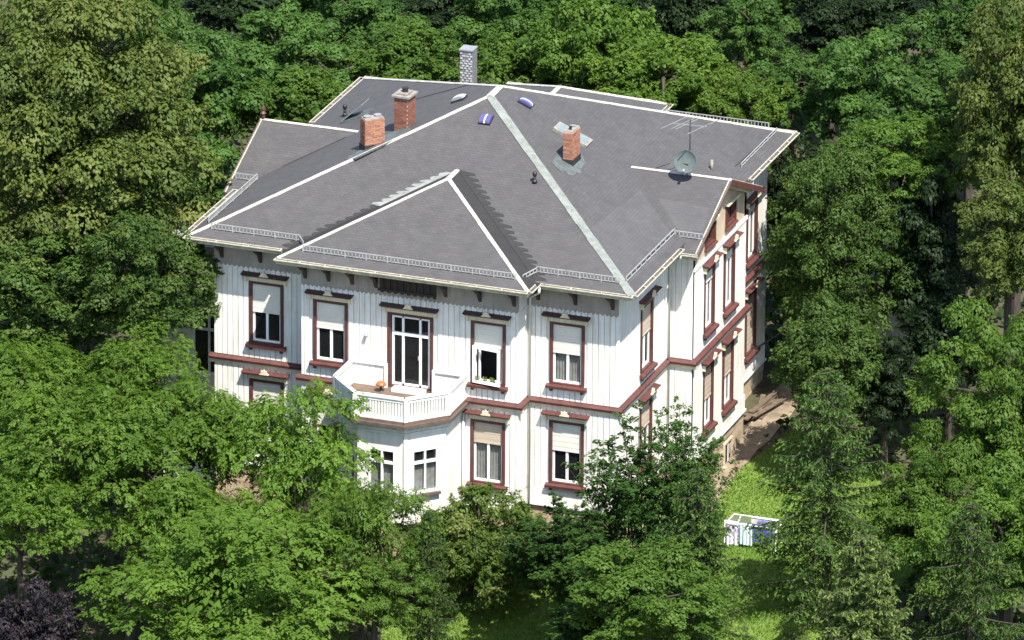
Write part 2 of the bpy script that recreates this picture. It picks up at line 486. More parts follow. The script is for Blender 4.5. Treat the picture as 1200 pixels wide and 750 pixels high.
# windows: (frame, centre, width, z0, z1, blind share, blind material, kind)
def window(fr, c, w, z0, z1, blind=0.45, bmat='blind_ivory', hood=True, transom=False, curtain=None, opened=False, closed=False, small=False):
    o, u, n = fr
    t = 0.105 if not small else 0.09
    m = MB(); A0, A1 = c-w/2, c+w/2
    m.fbox(fr, A0, A0+t, -0.16, 0.06, z0, z1); m.fbox(fr, A1-t, A1, -0.16, 0.06, z0, z1)
    m.fbox(fr, A0+t, A1-t, -0.16, 0.06, z1-t, z1); m.fbox(fr, A0+t, A1-t, -0.16, 0.05, z0, z0+0.05)
    win = m.build('window', 'red_trim', villa, origin=o+u*c+V((0, 0, z0)))
    i0, i1, j0, j1 = A0+t, A1-t, z0+0.05, z1-t
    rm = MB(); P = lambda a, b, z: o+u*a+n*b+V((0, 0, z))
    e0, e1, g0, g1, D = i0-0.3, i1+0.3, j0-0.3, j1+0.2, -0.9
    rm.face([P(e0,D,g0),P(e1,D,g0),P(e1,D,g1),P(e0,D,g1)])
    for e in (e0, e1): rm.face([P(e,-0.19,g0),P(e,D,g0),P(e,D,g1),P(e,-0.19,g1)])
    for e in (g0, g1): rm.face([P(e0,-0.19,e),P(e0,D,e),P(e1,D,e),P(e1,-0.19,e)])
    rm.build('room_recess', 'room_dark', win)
    zb = j1-(j1-j0)*blind
    sm = MB(); fw = 0.07
    smat = 'sash_white' if not small else 'red_trim'
    sm.fbox(fr, i0, i0+fw, -0.12, -0.05, j0, j1); sm.fbox(fr, i1-fw, i1, -0.12, -0.05, j0, j1)
    sm.fbox(fr, i0+fw, i1-fw, -0.12, -0.05, j0, j0+fw); sm.fbox(fr, i0+fw, i1-fw, -0.12, -0.05, j1-fw, j1)
    if not opened: sm.fbox(fr, c-fw*0.6, c+fw*0.6, -0.115, -0.04, j0+fw, j1-fw)
    if transom:
        zt = j0+(j1-j0)*0.68; sm.fbox(fr, i0+fw, c-fw*0.6, -0.117, -0.045, zt-0.04, zt+0.04); sm.fbox(fr, c+fw*0.6, i1-fw, -0.117, -0.045, zt-0.04, zt+0.04)
    sm.build('sash', smat, win)
    if not closed:
        spans = [(i0+fw, c-fw*0.6), (c+fw*0.6, i1-fw)] if not opened else []
        for p, q in spans:
            g = MB(); g.fbox(fr, p, q, -0.095, -0.085, j0+fw, j1-fw); g.build('pane', 'pane_glass', win)
        if curtain:
            for p, q in ((i0, c-0.05), (c+0.05, i1)):
                g = MB(); k = 9
                for r in range(k):
                    f0, f1 = p+(q-p)*r/k, p+(q-p)*(r+1)/k
                    d0, d1 = -0.145-0.03*(r % 2), -0.145-0.03*((r+1) % 2)
                    g.face([P(f0,d0,j0), P(f1,d1,j0), P(f1,d1,j0+(j1-j0)*curtain), P(f0,d0,j0+(j1-j0)*curtain)])
                g.build('curtain', 'curtain', win)
    if blind > 0:
        b = MB(); nsl = max(4, int((j1-zb)/0.09)); hh = (j1-zb)/nsl
        for k in range(nsl): b.fbox(fr, i0+0.004, i1-0.004, -0.035, -0.020 + (0.004 if k % 2 else 0), zb+k*hh+0.003, zb+(k+1)*hh)
        b.fbox(fr, i0+0.005, i1-0.005, -0.04, -0.008, zb-0.05, zb)
        b.build('roller_blind', bmat, win)
    if opened:
        ob = MB(); o2 = o+u*i0+n*0.05; ang = math.radians(-8); u2_ = (u*math.cos(ang)-n*math.sin(ang)); n2_ = (n*math.cos(ang)+u*math.sin(ang))
        f2 = (o2, u2_, n2_); W = i1-i0; h0, h1 = j0, zb+0.02
        ob.fbox(f2, 0, 0.09, 0.03, 0.10, h0, h1); ob.fbox(f2, W-0.09, W, 0.03, 0.10, h0, h1)
        ob.fbox(f2, 0.09, W-0.09, 0.03, 0.10, h0, h0+0.09); ob.fbox(f2, 0.09, W-0.09, 0.03, 0.10, h1-0.09, h1)
        ob.fbox(f2, 0.16, 0.22, -0.12, -0.06, h0, h1)
        ob.build('open_casement', 'sash_white', win)
    sd, sp = (0.13, 0.20) if not small else (0.08, 0.13)
    s = MB(); e = 0.10 if not small else 0.04
    s.hexa([P(A0-e,0.03,z0-sd),P(A1+e,0.03,z0-sd),P(A1+e,sp-0.01,z0-sd),P(A0-e,sp-0.01,z0-sd),
            P(A0-e,0.0,z0+0.012),P(A1+e,0.0,z0+0.012),P(A1+e,sp,z0-0.04),P(A0-e,sp,z0-0.04)])
    if not small:
        for a in (A0+0.02, A1-0.12): s.fbox(fr, a, a+0.10, 0.02, 0.12, z0-0.24, z0-0.131)
    s.build('sill', 'red_trim', win)
    if hood:
        l = MB(); l.fbox(fr, A0-0.06, A1+0.06, 0.0, 0.075, z1+0.004, z1+0.20)
        k = 14; lw = (A1-A0+0.12)/k
        for r in range(k):
            x = A0-0.06+r*lw; l.face([P(x,0.082,z1+0.06), P(x+lw/2,0.082,z1-0.005), P(x+lw,0.082,z1+0.06)])
        l.build('lintel_board', 'cream', win)
        h = MB(); q = 0.18; hoodmat = 'hood_red_shaded' if (z1 > -2 and n.y < -0.5) else 'red_trim'  # upper front hoods take the red with eave shade painted in
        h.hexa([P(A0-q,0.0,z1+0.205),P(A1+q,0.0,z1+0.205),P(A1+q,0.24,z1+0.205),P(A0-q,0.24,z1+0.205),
                P(A0-q-0.05,0.0,z1+0.32),P(A1+q+0.05,0.0,z1+0.32),P(A1+q+0.05,0.30,z1+0.275),P(A0-q-0.05,0.30,z1+0.275)])
        for a in (A0-0.13, A1+0.06):
            l2 = MB(); l2.fbox(fr, a, a+0.07, 0.0, 0.16, z1-0.02, z1+0.203); l2.build('hood_bracket', 'cream', win)
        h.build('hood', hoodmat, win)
        r_ = MB(); pts = [P(c-0.17, 0.315, z1+0.27), P(c+0.17, 0.315, z1+0.27)]
        for k in range(9):
            tt = math.pi*k/8; rr = 0.14+(0.03 if k % 2 == 0 else -0.02); pts.append(P(c+rr*math.cos(tt)*0.9, 0.315, z1+0.30+rr*math.sin(tt)))
        r_.prism(pts, -n*0.06); r_.build('ornament', 'cream', win)
    return win
W, H0, H1, L0, L1 = 1.24, -3.85, -1.60, -7.45, -5.15
def op(c, w, z0, z1): return (c-w/2+0.02, c+w/2-0.02, z0+0.02, z1-0.02)
# openings per wall
OL = [op(-13.4, W, H0, H1), op(-13.4, W, L0, L1)]
OR_ = [op(-2.57, W, H0, H1), op(-2.57, W, L0, L1)]
OM = [op(-10.75, W, H0, H1), op(-7.87, 1.63, -4.36, -1.70), op(-5.08, W, H0, H1), op(-10.75, W, L0, L1), op(-5.08, W, L0, L1)]
OF = [op(3.58, W, H0-0.15, H1), op(3.58, W, L0, L1)]
ORI = [op(7.5, 1.1, H0, H1), op(9.62, 1.1, H0, H1), op(7.5, 1.1, L0, L1), op(9.62, 1.1, L0, L1), op(7.55, 1.05, -0.82, 0.02), op(9.72, 1.05, -0.82, 0.02)]
OB = [op(14.7, 1.15, H0-0.1, -1.85), op(14.7, 1.15, L0, -5.2)]
def two_storey(fr, a0, a1, ops, name, upper_top=-1.12, base=True, skip_low=None):
    w = wall(fr, a0, a1, ZB, -0.10, ops, name)
    clad(w, fr, a0+0.09, a1-0.09, -4.40, upper_top, ops)
    clad(w, fr, a0+0.09, a1-0.09, -7.70, -4.72, ops + ([skip_low] if skip_low else []))
    for a in (a0, a1-0.09):
        for zz in ((-7.70, -4.72), (-4.40, upper_top)):
            m = MB(); m.fbox(fr, a, a+0.09, 0.0, 0.034, *zz); m.build('corner_board', 'white_paint', w)
    m = MB(); m.fbox(fr, a0, a1, 0.0, 0.045, ZB, -7.72); m.fbox(fr, a0-0.02, a1+0.02, 0.0, 0.10, ZB-0.06, ZB-0.002); m.build('base_board', 'white_paint', w)
    return w
wl = two_storey(fr_front, LEFT_X, MID_X0, OL, 'front_wall')
wr = two_storey(fr_front, MID_X1, RIGHT_X, OR_, 'front_wall')
wm = two_storey(fr_mid, MID_X0, MID_X1, OM, 'front_wall', skip_low=(-9.8, -6.0, -8.0, -4.6))
wf = two_storey(fr_right, FRONT_Y, RIS_Y0, OF, 'side_wall', upper_top=-0.3)
ws = wall(fr_ris, RIS_Y0, RIS_Y1, ZB, -1.16, [p for p in ORI if p[3] < -1], 'side_wall')
clad(ws, fr_ris, RIS_Y0+0.09, RIS_Y1-0.09, -4.40, -1.2, ORI)
clad(ws, fr_ris, RIS_Y0+0.09, RIS_Y1-0.09, -7.70, -4.72, ORI)
m = MB()
m.fbox(fr_ris, RIS_Y0-0.02, RIS_Y1+0.02, 0.0, 0.045, ZB, -7.72); m.fbox(fr_ris, RIS_Y0-0.03, RIS_Y1+0.03, 0, 0.10, ZB-0.06, ZB-0.002); m.build('base_board', 'white_paint', ws)
wb = two_storey(fr_right, RIS_Y1, BACK_Y, OB, 'side_wall', upper_top=-0.3)
m = MB(); m.fbox(fr_risf, RIGHT_X, RIS_X, -0.2, 0, ZB, -0.14)
for k in range(4): m.fbox(fr_risf, RIGHT_X+0.09+k*0.2, RIGHT_X+0.27+k*0.2, 0.001, 0.026, -4.40, -0.5); m.fbox(fr_risf, RIGHT_X+0.09+k*0.2, RIGHT_X+0.27+k*0.2, 0.001, 0.026, -7.7, -4.72)
m.build('side_wall', 'wood_white', villa)
m = MB(); m.box(RIGHT_X, RIS_X, RIS_Y1-0.2, RIS_Y1, ZB, -0.14); m.build('side_wall', 'wood_white', villa)
m = MB(); m.box(MID_X0, MID_X0+0.2, MID_Y+0.002, FRONT_Y, ZB, -0.14); m.build('side_wall', 'wood_white', villa)
m = MB(); m.box(MID_X1-0.2, MID_X1, MID_Y+0.002, FRONT_Y, ZB, -0.14)
for k in range(4):
    for zz in ((-4.40, -1.12), (-7.7, -4.72)): m.box(MID_X1+0.001, MID_X1+0.026, MID_Y+0.05+k*0.2, MID_Y+0.23+k*0.2, *zz)
m.build('side_wall', 'wood_white', villa)
m = MB(); m.box(LEFT_X+0.002, LEFT_X+0.2, FRONT_Y+0.01, BACK_Y, ZB, -0.14); m.build('side_wall', 'white_paint', villa)
m = MB(); m.box(LEFT_X, RIGHT_X-0.01, BACK_Y-0.2, BACK_Y-0.01, ZB, -0.14); m.build('rear_wall', 'white_paint', villa)
m = MB(); m.box(LEFT_X-0.9, LEFT_X, 5.86, 11.2, ZB, -0.3); m.build('side_wall', 'white_paint', villa)
# gable wall of the risalit, tan plaster, follows the roof slope
GY, GZ = 8.48, 1.28
m = MB(); gp = lambda y: GZ-S*abs(y-GY)-0.06
Y_ = sorted({RIS_Y0, GY, RIS_Y1, *[q for p in ORI[4:] for q in p[:2]]})
for i in range(len(Y_)-1):
    ya, yb_ = Y_[i], Y_[i+1]; yc = (ya+yb_)/2; hole = [p for p in ORI[4:] if p[0] < yc < p[1]]
    za, zb_ = gp(ya), gp(yb_)
    if hole:
        p = hole[0]; m.face([(RIS_X, ya, -1.16), (RIS_X, yb_, -1.16), (RIS_X, yb_, p[2]), (RIS_X, ya, p[2])]); m.face([(RIS_X, ya, p[3]), (RIS_X, yb_, p[3]), (RIS_X, yb_, zb_), (RIS_X, ya, za)])
    else: m.face([(RIS_X, ya, -1.16), (RIS_X, yb_, -1.16), (RIS_X, yb_, zb_), (RIS_X, ya, za)])
m.build('gable_wall', 'tan_plaster', villa)
m = MB(); m.fbox(fr_ris, RIS_Y0, RIS_Y1, 0.0, 0.07, -1.22, -1.10); m.build('gable_band', 'white_paint', villa)
# front windows
window(fr_front, -13.4, W, H0, H1, 0.47)
window(fr_front, -13.4, W, L0, L1, 0.44)
window(fr_front, -2.57, W, H0, H1, 0.47, curtain=0.5)
window(fr_front, -2.57, W, L0, L1, 0.45)
window(fr_mid, -10.75, W, H0, H1, 0.43)
wopen = window(fr_mid, -5.08, W, H0, H1, 0.38, opened=True)
window(fr_mid, -5.08, W, L0, L1, 0.33, 'blind_tan', curtain=0.75, transom=True)
window(fr_mid, -10.75, W, L0, L1, 0.4)
window(fr_right, 3.58, W, H0-0.15, H1, 0.45, 'blind_tan')
window(fr_right, 3.58, W, L0, L1, 0.4, 'blind_tan')
window(fr_ris, 7.5, 1.1, H0, H1, 0.18, curtain=0.6)
window(fr_ris, 9.62, 1.1, H0, H1, 0.14, curtain=0.6)
window(fr_ris, 7.5, 1.1, L0, L1, 0.52, 'blind_tan')
window(fr_ris, 9.62, 1.1, L0, L1, 0.48, 'blind_tan', curtain=0.4)
window(fr_right, 14.7, 1.15, H0-0.1, -1.85, 0.12, curtain=0.7)
window(fr_right, 14.7, 1.15, L0, -5.2, 1.0, 'blind_tan', closed=True)
for yy in (7.55, 9.72):
    gw = window(fr_ris, yy, 1.05, -0.82, 0.02, 0, hood=False, small=True)
    m = MB(); m.fbox(fr_ris, yy-0.6, yy+0.6, 0, 0.16, 0.03, 0.11); m.build('lintel_board', 'cream', gw)
# balcony door: casing, white six light frame
def balcony_door():
    fr, c, w, z0, z1 = fr_mid, -7.87, 1.63, -4.38, -1.70
    win = window(fr, c, w, z0, z1, 0, closed=True)
    for ch in list(win.children):
        if ch.name.split('.')[0] in ('sash', 'sill'): bpy.data.objects.remove(ch)
    win.name = 'balcony_door'; ORG[win.name] = V((c, MID_Y, z0))
    i0, i1, j0, j1 = c-w/2+0.13, c+w/2-0.13, z0+0.04, z1-0.13; f = 0.075
    x1, x2, zt = i0+(i1-i0)*0.29, i0+(i1-i0)*0.74, j0+(j1-j0)*0.74
    s = MB()
    for a in (i0, i1-f): s.fbox(fr, a, a+f, -0.12, -0.04, j0, j1)
    for a in (x1, x2): s.fbox(fr, a-f/2, a+f/2, -0.12, -0.035, j0+f, j1-f)
    for p, q in ((i0+f, x1-f/2), (x1+f/2, x2-f/2), (x2+f/2, i1-f)):
        s.fbox(fr, p, q, -0.12, -0.045, j0, j0+f); s.fbox(fr, p, q, -0.12, -0.045, j1-f, j1); s.fbox(fr, p, q, -0.12, -0.03, zt-0.05, zt+0.05)
        for a, b in ((j0+f, zt-0.05), (zt+0.05, j1-f)):
            g = MB(); g.fbox(fr, p, q, -0.095, -0.085, a, b); g.build('pane', 'pane_glass', win)
    s.build('door_frame', 'sash_white', win)
    h = MB(); h.fbox(fr, x2-0.06, x2-0.03, -0.035, 0.03, j0+1.0, j0+1.14); h.build('handle', 'alu', win)
    t = MB(); t.fbox(fr, c-0.55, c+0.6, 0.07, 0.42, z0-0.06, z0+0.06); t.build('threshold_step', 'white_paint', win)
balcony_door()

# string course, frieze boards, plinth
def course(p, q, nrm):
    m, m2 = MB(), MB()
    p, q, n_ = V(p), V(q), V(nrm)
    a, b = p, q
    m.hexa([a+V((0,0,-4.58)), b+V((0,0,-4.58)), b+n_*0.15+V((0,0,-4.58)), a+n_*0.15+V((0,0,-4.58)),
            a+V((0,0,-4.41)), b+V((0,0,-4.41)), b+n_*0.17+V((0,0,-4.50)), a+n_*0.17+V((0,0,-4.50))])
    m2.hexa([a+V((0,0,-4.72)), b+V((0,0,-4.72)), b+n_*0.09+V((0,0,-4.72)), a+n_*0.09+V((0,0,-4.72)),
             a+V((0,0,-4.603)), b+V((0,0,-4.603)), b+n_*0.11+V((0,0,-4.603)), a+n_*0.11+V((0,0,-4.603))])
    c_ = m.build('string_course', 'red_trim', villa); m2.build('moulding', 'cream', c_)
F_ = (0, -1, 0); R_ = (1, 0, 0)
course((LEFT_X-0.17, FRONT_Y, 0), (MID_X0, FRONT_Y, 0), F_)
course((MID_X0-0.17, MID_Y, 0), (-9.9, MID_Y, 0), F_); course((-5.95, MID_Y, 0), (MID_X1+0.19, MID_Y, 0), F_)
course((MID_X1, MID_Y, 0), (MID_X1, FRONT_Y-0.19, 0), R_)
course((MID_X1, FRONT_Y, 0), (RIGHT_X+0.19, FRONT_Y, 0), F_)
course((RIGHT_X, FRONT_Y, 0), (RIGHT_X, RIS_Y0-0.19, 0), R_)
course((RIGHT_X, RIS_Y0, 0), (RIS_X+0.19, RIS_Y0, 0), F_)
course((RIS_X, RIS_Y0, 0), (RIS_X, RIS_Y1+0.19, 0), R_)
course((RIGHT_X, RIS_Y1, 0), (RIGHT_X, BACK_Y+0.1, 0), R_)
def fringe(fr, a0, a1, zt=-0.3, zb=-1.14):
    f = MB(); o, u, n = fr; P = lambda a, b, z: o+u*a+n*b+V((0, 0, z))
    f.fbox(fr, a0, a1, 0.0, 0.05, zb+0.07, -0.16); k = int((a1-a0)/0.16); w = (a1-a0)/k
    for r in range(k):
        x = a0+r*w; f.prism([P(x+0.01,0.05,zb+0.07), P(x+0.02,0.05,zb+0.02), P(x+w/2,0.05,zb-0.04), P(x+w-0.02,0.05,zb+0.02), P(x+w-0.01,0.05,zb+0.07)], -n*0.022)
    f.build('fringe_board', 'frieze_taupe', villa)
fringe(fr_front, LEFT_X, MID_X0); fringe(fr_mid, MID_X0, MID_X1); fringe(fr_front, MID_X1, RIGHT_X)
# plinth: stone blocks proud of a recessed bed, joined
core, stones = MB(), MB()
def plinth(fr, a0, a1, ops=()):
    core.fbox(fr, a0+0.01, a1-0.01, -0.3, -0.03, -12, ZB-0.06)
    z = ZB-0.07
    while z > -11:
        h = 0.36; x = a0-rnd.uniform(0, 0.4)
        while x < a1:
            l = rnd.uniform(0.5, 0.85); p, q = max(x, a0), min(x+l, a1)
            if q-p > 0.12 and not any(w[0]-0.02 < (p+q)/2 < w[1]+0.02 and w[2] < z-h/2 < w[3] for w in ops):
                stones.fbox(fr, p+0.008, q-0.008, -0.1, rnd.uniform(-0.005, 0.012), z-h+0.012, z)
            x += l
        z -= h
plinth(fr_front, LEFT_X, MID_X0); plinth(fr_front, MID_X1, RIGHT_X, [(-2.6, -1.85, -9.7, -8.9)]); plinth(fr_mid, MID_X0, MID_X1)
plinth(fr_right, FRONT_Y, RIS_Y0); plinth(fr_ris, RIS_Y0, RIS_Y1, [(9.3, 10.3, -9.7, -8.75)]); plinth(fr_right, RIS_Y1, BACK_Y); plinth(fr_risf, RIGHT_X, RIS_X)
pc = core.build('plinth', 'mortar', villa); stones.build('stonework', 'plinth_stone', pc, kind='stuff')
def cellar_window(fr, c, w, z0, z1, bars=4):
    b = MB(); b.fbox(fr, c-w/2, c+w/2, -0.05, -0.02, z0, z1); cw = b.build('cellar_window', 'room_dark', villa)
    b = MB(); 
    for a in (c-w/2, c+w/2-0.07): b.fbox(fr, a, a+0.07, -0.02, 0.05, z0, z1)
    b.fbox(fr, c-w/2+0.07, c+w/2-0.07, -0.02, 0.05, z1-0.07, z1); b.fbox(fr, c-w/2-0.05, c+w/2+0.05, -0.02, 0.09, z0-0.08, z0); b.build('cellar_frame', 'tan_plaster', cw)
    for k in range(bars):
        a = c-w/2+(k+1)*w/(bars+1); b = MB(); b.fbox(fr, a-0.02, a+0.02, 0.0, 0.03, z0, z1-0.07); b.build('bar', 'white_paint', cw)
cellar_window(fr_ris, 9.8, 0.9, -9.65, -8.8, 1); cellar_window(fr_front, -2.2, 0.7, -9.6, -8.95); 

# bay below the balcony
BAY = [(-9.8, MID_Y), (-9.8, -1.65), (-8.72, -2.72), (-7.08, -2.72), (-6.02, -1.65), (-6.02, MID_Y)]
def seg_frame(p, q):
    p, q = V((*p, 0)), V((*q, 0)); u = (q-p).normalized(); n = V((u.y, -u.x, 0)); return (p, u, n), (q-p).length
bay_wins = {2: [(0.82, 0.95, -7.18, -5.6)], 3: [(0.75, 0.95, -7.18, -5.6)], 1: [(0.75, 0.95, -7.18, -5.6)], 4: []}
bm_, bs_, bl = MB(), MB(), MB()
for k in range(5):
    fr, ln = seg_frame(BAY[k], BAY[k+1])
    ops = [op(*w) for w in bay_wins.get(k, [])]
    o, u, n = fr; P = lambda a, b, z: o+u*a+n*b+V((0, 0, z))
    A = sorted({0, ln, *[q for p in ops for q in p[:2]]}); Z = sorted({ZB, -4.62, *[q for p in ops for q in p[2:]]})
    for i in range(len(A)-1):
        for j in range(len(Z)-1):
            ca, cz = (A[i]+A[i+1])/2, (Z[j]+Z[j+1])/2
            if any(p[0] < ca < p[1] and p[2] < cz < p[3] for p in ops): continue
            bm_.face([P(A[i],0,Z[j]),P(A[i+1],0,Z[j]),P(A[i+1],0,Z[j+1]),P(A[i],0,Z[j+1])])
    bs_.fbox(fr, 0.0, ln, -0.3, -0.03, -12, ZB-0.05)
    bl.fbox(fr, -0.02, ln+0.02, -0.02, 0.06, ZB-0.05, ZB+0.01)
bay = bm_.build('bay', 'white_paint', villa)
bs_.build('bay_plinth', 'plinth_stone', bay); bl.build('bay_ledge', 'soffit_dark', bay)
cm = MB()
for k in range(5):
    fr, ln = seg_frame(BAY[k], BAY[k+1]); cm.fbox(fr, -0.03, ln+0.03, 0.0, 0.07, -5.0, -4.92)
    if k in (1, 2, 3): cm.fbox(fr, -0.05, 0.09, 0.0, 0.025, ZB+0.02, -5.02)
cm.build('bay_moulding', 'white_paint', bay)
for k in (1, 2, 3):
    fr, ln = seg_frame(BAY[k], BAY[k+1]); c, w, z0, z1 = bay_wins[k][0]; o, u, n = fr
    f = 0.06; b = MB(); A0, A1 = c-w/2, c+w/2
    b.fbox(fr, A0, A0+f, -0.12, 0.02, z0, z1); b.fbox(fr, A1-f, A1, -0.12, 0.02, z0, z1)
    zt = z0+(z1-z0)*0.70
    for p, q in ((A0+f, c-0.028), (c+0.028, A1-f)):
        b.fbox(fr, p, q, -0.12, 0.015, z0, z0+f); b.fbox(fr, p, q, -0.12, 0.015, z1-0.06, z1); b.fbox(fr, p, q, -0.12, 0.02, zt-0.035, zt+0.035)
    b.fbox(fr, c-0.028, c+0.028, -0.12, 0.025, z0, z1)
    wn_ = b.build('window', 'sash_white', villa, origin=o+u*c+V((0, 0, z0)))
    for p, q in ((A0+f, c-0.028), (c+0.028, A1-f)):
        for e0, e1 in ((z0+f, zt-0.035), (zt+0.035, z1-0.06)):
            g = MB(); g.fbox(fr, p, q, -0.09, -0.08, e0, e1); g.build('pane', 'pane_glass', wn_)
        g = MB(); g.fbox(fr, p, q, -0.16, -0.15, z0, zt-0.05); g.build('curtain', 'curtain', wn_)
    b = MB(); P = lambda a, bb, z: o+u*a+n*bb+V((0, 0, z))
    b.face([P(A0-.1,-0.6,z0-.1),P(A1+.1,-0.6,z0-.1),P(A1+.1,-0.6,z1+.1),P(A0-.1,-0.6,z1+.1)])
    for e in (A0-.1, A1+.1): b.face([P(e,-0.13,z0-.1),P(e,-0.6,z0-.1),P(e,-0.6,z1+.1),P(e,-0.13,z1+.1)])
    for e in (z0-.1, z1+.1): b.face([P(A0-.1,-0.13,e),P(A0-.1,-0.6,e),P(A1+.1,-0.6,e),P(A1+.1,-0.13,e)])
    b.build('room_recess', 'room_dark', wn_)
    b = MB(); b.fbox(fr, A0-0.06, A1+0.06, 0.026, 0.15, z0-0.09, z0); b.build('sill', 'edge_brown', wn_)

# balcony
DECK = [(-9.98, MID_Y), (-9.98, -1.76), (-8.80, -2.95), (-7.0, -2.95), (-5.85, -1.78), (-5.85, MID_Y)]
def inset(poly, d):
    """move an open polyline of the balcony outline sideways by d (outwards +)"""
    fr = [seg_frame(poly[k], poly[k+1])[0] for k in range(5)]; out = []
    for k in range(6):
        if k == 0: p = V((*poly[0], 0)) + fr[0][2]*d
        elif k == 5: p = V((*poly[5], 0)) + fr[4][2]*d
        else:
            n1, n2 = fr[k-1][2], fr[k][2]; b = (n1+n2).normalized(); p = V((*poly[k], 0)) + b*(d/b.dot(n1))
        out.append((p.x, p.y))
    return out
m = MB(); m.prism([(x, y, -4.44) for x, y in inset(DECK, 0.02)], (0, 0, -0.10)); balc = m.build('balcony', 'deck', villa)
m = MB(); m.prism([(x, y, -4.545) for x, y in inset(DECK, 0.12)], (0, 0, -0.10)); m.build('edge_moulding', 'edge_brown', balc)
m = MB(); m.prism([(x, y, -4.648) for x, y in inset(DECK, 0.04)], (0, 0, -0.10)); m.build('edge_moulding', 'gutter_cream', balc)
m = MB(); m.prism([(x, y, -4.75) for x, y in inset(DECK, -0.08)], (0, 0, -0.12)); m.build('edge_moulding', 'white_paint', balc)
RAIL = inset(DECK, -0.03); BMESH = {}
tr = MB()
for k in range(5):
    fr, ln = seg_frame(RAIL[k], RAIL[k+1])
    tr.fbox(fr, -0.03, ln+0.03, -0.07, 0.07, -3.66, -3.59)
    tr.fbox(fr, 0.0, ln, -0.035, 0.035, -3.78, -3.661)
    tr.fbox(fr, 0.0, ln, -0.045, 0.045, -4.438, -4.30)
    tr.fbox(fr, -0.06, 0.08, -0.075, 0.075, -4.438, -3.662)
    if k in (1, 2, 3):
        bp_ = MB(); bp_.fbox(fr, 0.08, ln-0.06, -0.09, -0.06, -4.42, -3.68); bp_.build('railing_back', 'wood_white', balc)
        nb = int(ln/0.108)
        for r in range(nb):
            a = 0.1+(ln-0.15)*(r+0.5)/nb; o, u, n = fr
            if k not in BMESH:
                b = MB(); b.fbox((V(), u, n), -0.034, 0.034, -0.02, 0.02, 0, 0.522); BMESH[k] = b.mesh('baluster', 'white_paint')
            ob = bpy.data.objects.new('baluster', BMESH[k]); COL.objects.link(ob); ob.parent = balc
            ob.location = o+u*a+V((0, 0, -4.30)) - ORG[balc.name]
    if k in (0, 4):
        nb = int(ln/0.2); pn = MB()
        for r in range(nb): pn.fbox(fr, ln*r/nb+0.006, ln*(r+1)/nb-0.006, -0.02, 0.02, -4.30, -3.78)
        pn.build('panelling', 'white_paint', balc)
# back panels against the house wall, either side of the door
for a0, a1 in ((-9.9, -8.72), (-7.0, -5.92)):
    tr.fbox(fr_mid, a0, a1, 0.03, 0.15, -3.66, -3.59)
    nb = 6; pn = MB()
    for r in range(nb): pn.fbox(fr_mid, a0+(a1-a0)*r/nb+0.005, a0+(a1-a0)*(r+1)/nb-0.005, 0.05, 0.10, -4.436, -3.661)
    pn.build('panelling', 'white_paint', balc)
    e = a1 if a0 < -8 else a0; tr.fbox(fr_mid, e-0.05, e+0.05, 0.03, 0.16, -4.436, -3.58)
tr.build('railing', 'white_paint', balc)

# recessed left wing behind the lindens
m = MB(); m.box(-18.1, LEFT_X-0.02, 3.0, 5.9, -11, -1.6); m.build('side_wing', 'white_paint', villa)
m = MB(); m.box(-18.25, LEFT_X-0.03, 2.85, 6.0, -1.598, -1.45); m.build('wing_roof', 'zinc', villa)
m = MB(); m.box(-18.2, -17.1, 2.88, 2.998, -3.93, -3.78); m.build('string_course', 'red_trim', villa)
frw = (V((0, 3.0, 0)), V((1, 0, 0)), V((0, -1, 0)))
m = MB(); c = -16.35; m.fbox(frw, c-0.55, c+0.55, 0.001, 0.02, -6.1, -3.75); ww = m.build('window', 'room_dark', villa, origin=(c, 3, -6))
m = MB()
for a in (c-0.6, c-0.04, c+0.52): m.fbox(frw, a, a+0.08, 0.021, 0.08, -6.15, -3.7)
for z in (-6.15, -4.55, -3.78): m.fbox(frw, c-0.52, c-0.04, 0.021, 0.075, z, z+0.1); m.fbox(frw, c+0.04, c+0.52, 0.021, 0.075, z, z+0.1)
m.build('sash', 'sash_white', ww)
for a in (c-0.52, c+0.04):
    m = MB(); m.fbox(frw, a, a+0.48, 0.03, 0.04, -6.05, -3.75); m.build('pane', 'pane_glass', ww)

# ------------------------------------------------------------------ roof
HZ = S*8
roofm = MB(); newm, darkm = MB(), MB()
def uvp(pts, axis, base):
    k = math.sqrt(1+S*S)
    return [((p[0] if axis == 'x' else p[1]), p[2]/S*k) for p in pts]
def rpoly(pts, axis, mb=None, th=0.09):
    (mb or roofm).prism([V(p) for p in pts], (0, 0, -th), uvp(pts, axis, 0))
A1p, A2p = (-8, 8, HZ), (-8, 9.05, HZ)
rpoly([(-16, 0, 0), (0, 0, 0), A1p], 'x')
rpoly([(0, 0, 0), (0, 17.05, 0), A2p, A1p], 'y')
rpoly([(0, 17.05, 0), (-16, 17.05, 0), A2p], 'x')
rpoly([(-16, 17.05, 0), (-16, 0, 0), A1p, A2p], 'y')
# front projection: hip face and two narrow side faces
cA, cB, cC, cD = (-12.37, -0.88, 0), (-3.40, -0.88, 0), (-7.885, 3.605, 1.902), (-7.885, 4.486, 1.902)
rpoly([cA, cB, cC], 'x')
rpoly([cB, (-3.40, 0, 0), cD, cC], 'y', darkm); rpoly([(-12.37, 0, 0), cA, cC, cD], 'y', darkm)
# side gables
for sx in (1, -1):
    X = lambda x: x if sx > 0 else -16-x
    g0, g1 = X(-GZ/S), X(0.607)
    rpoly([(g0, GY, GZ), (g1, GY, GZ), (g1, 4.95, GZ-S*(GY-4.95)), (X(0), 4.95, GZ-S*(GY-4.95)), (X(0), GY-GZ/S, 0)], 'x')
    rpoly([(g1, GY, GZ), (g0, GY, GZ), (X(0), GY+GZ/S, 0), (X(0), 12.0, GZ-S*(12.0-GY)), (g1, 12.0, GZ-S*(12.0-GY))], 'x')
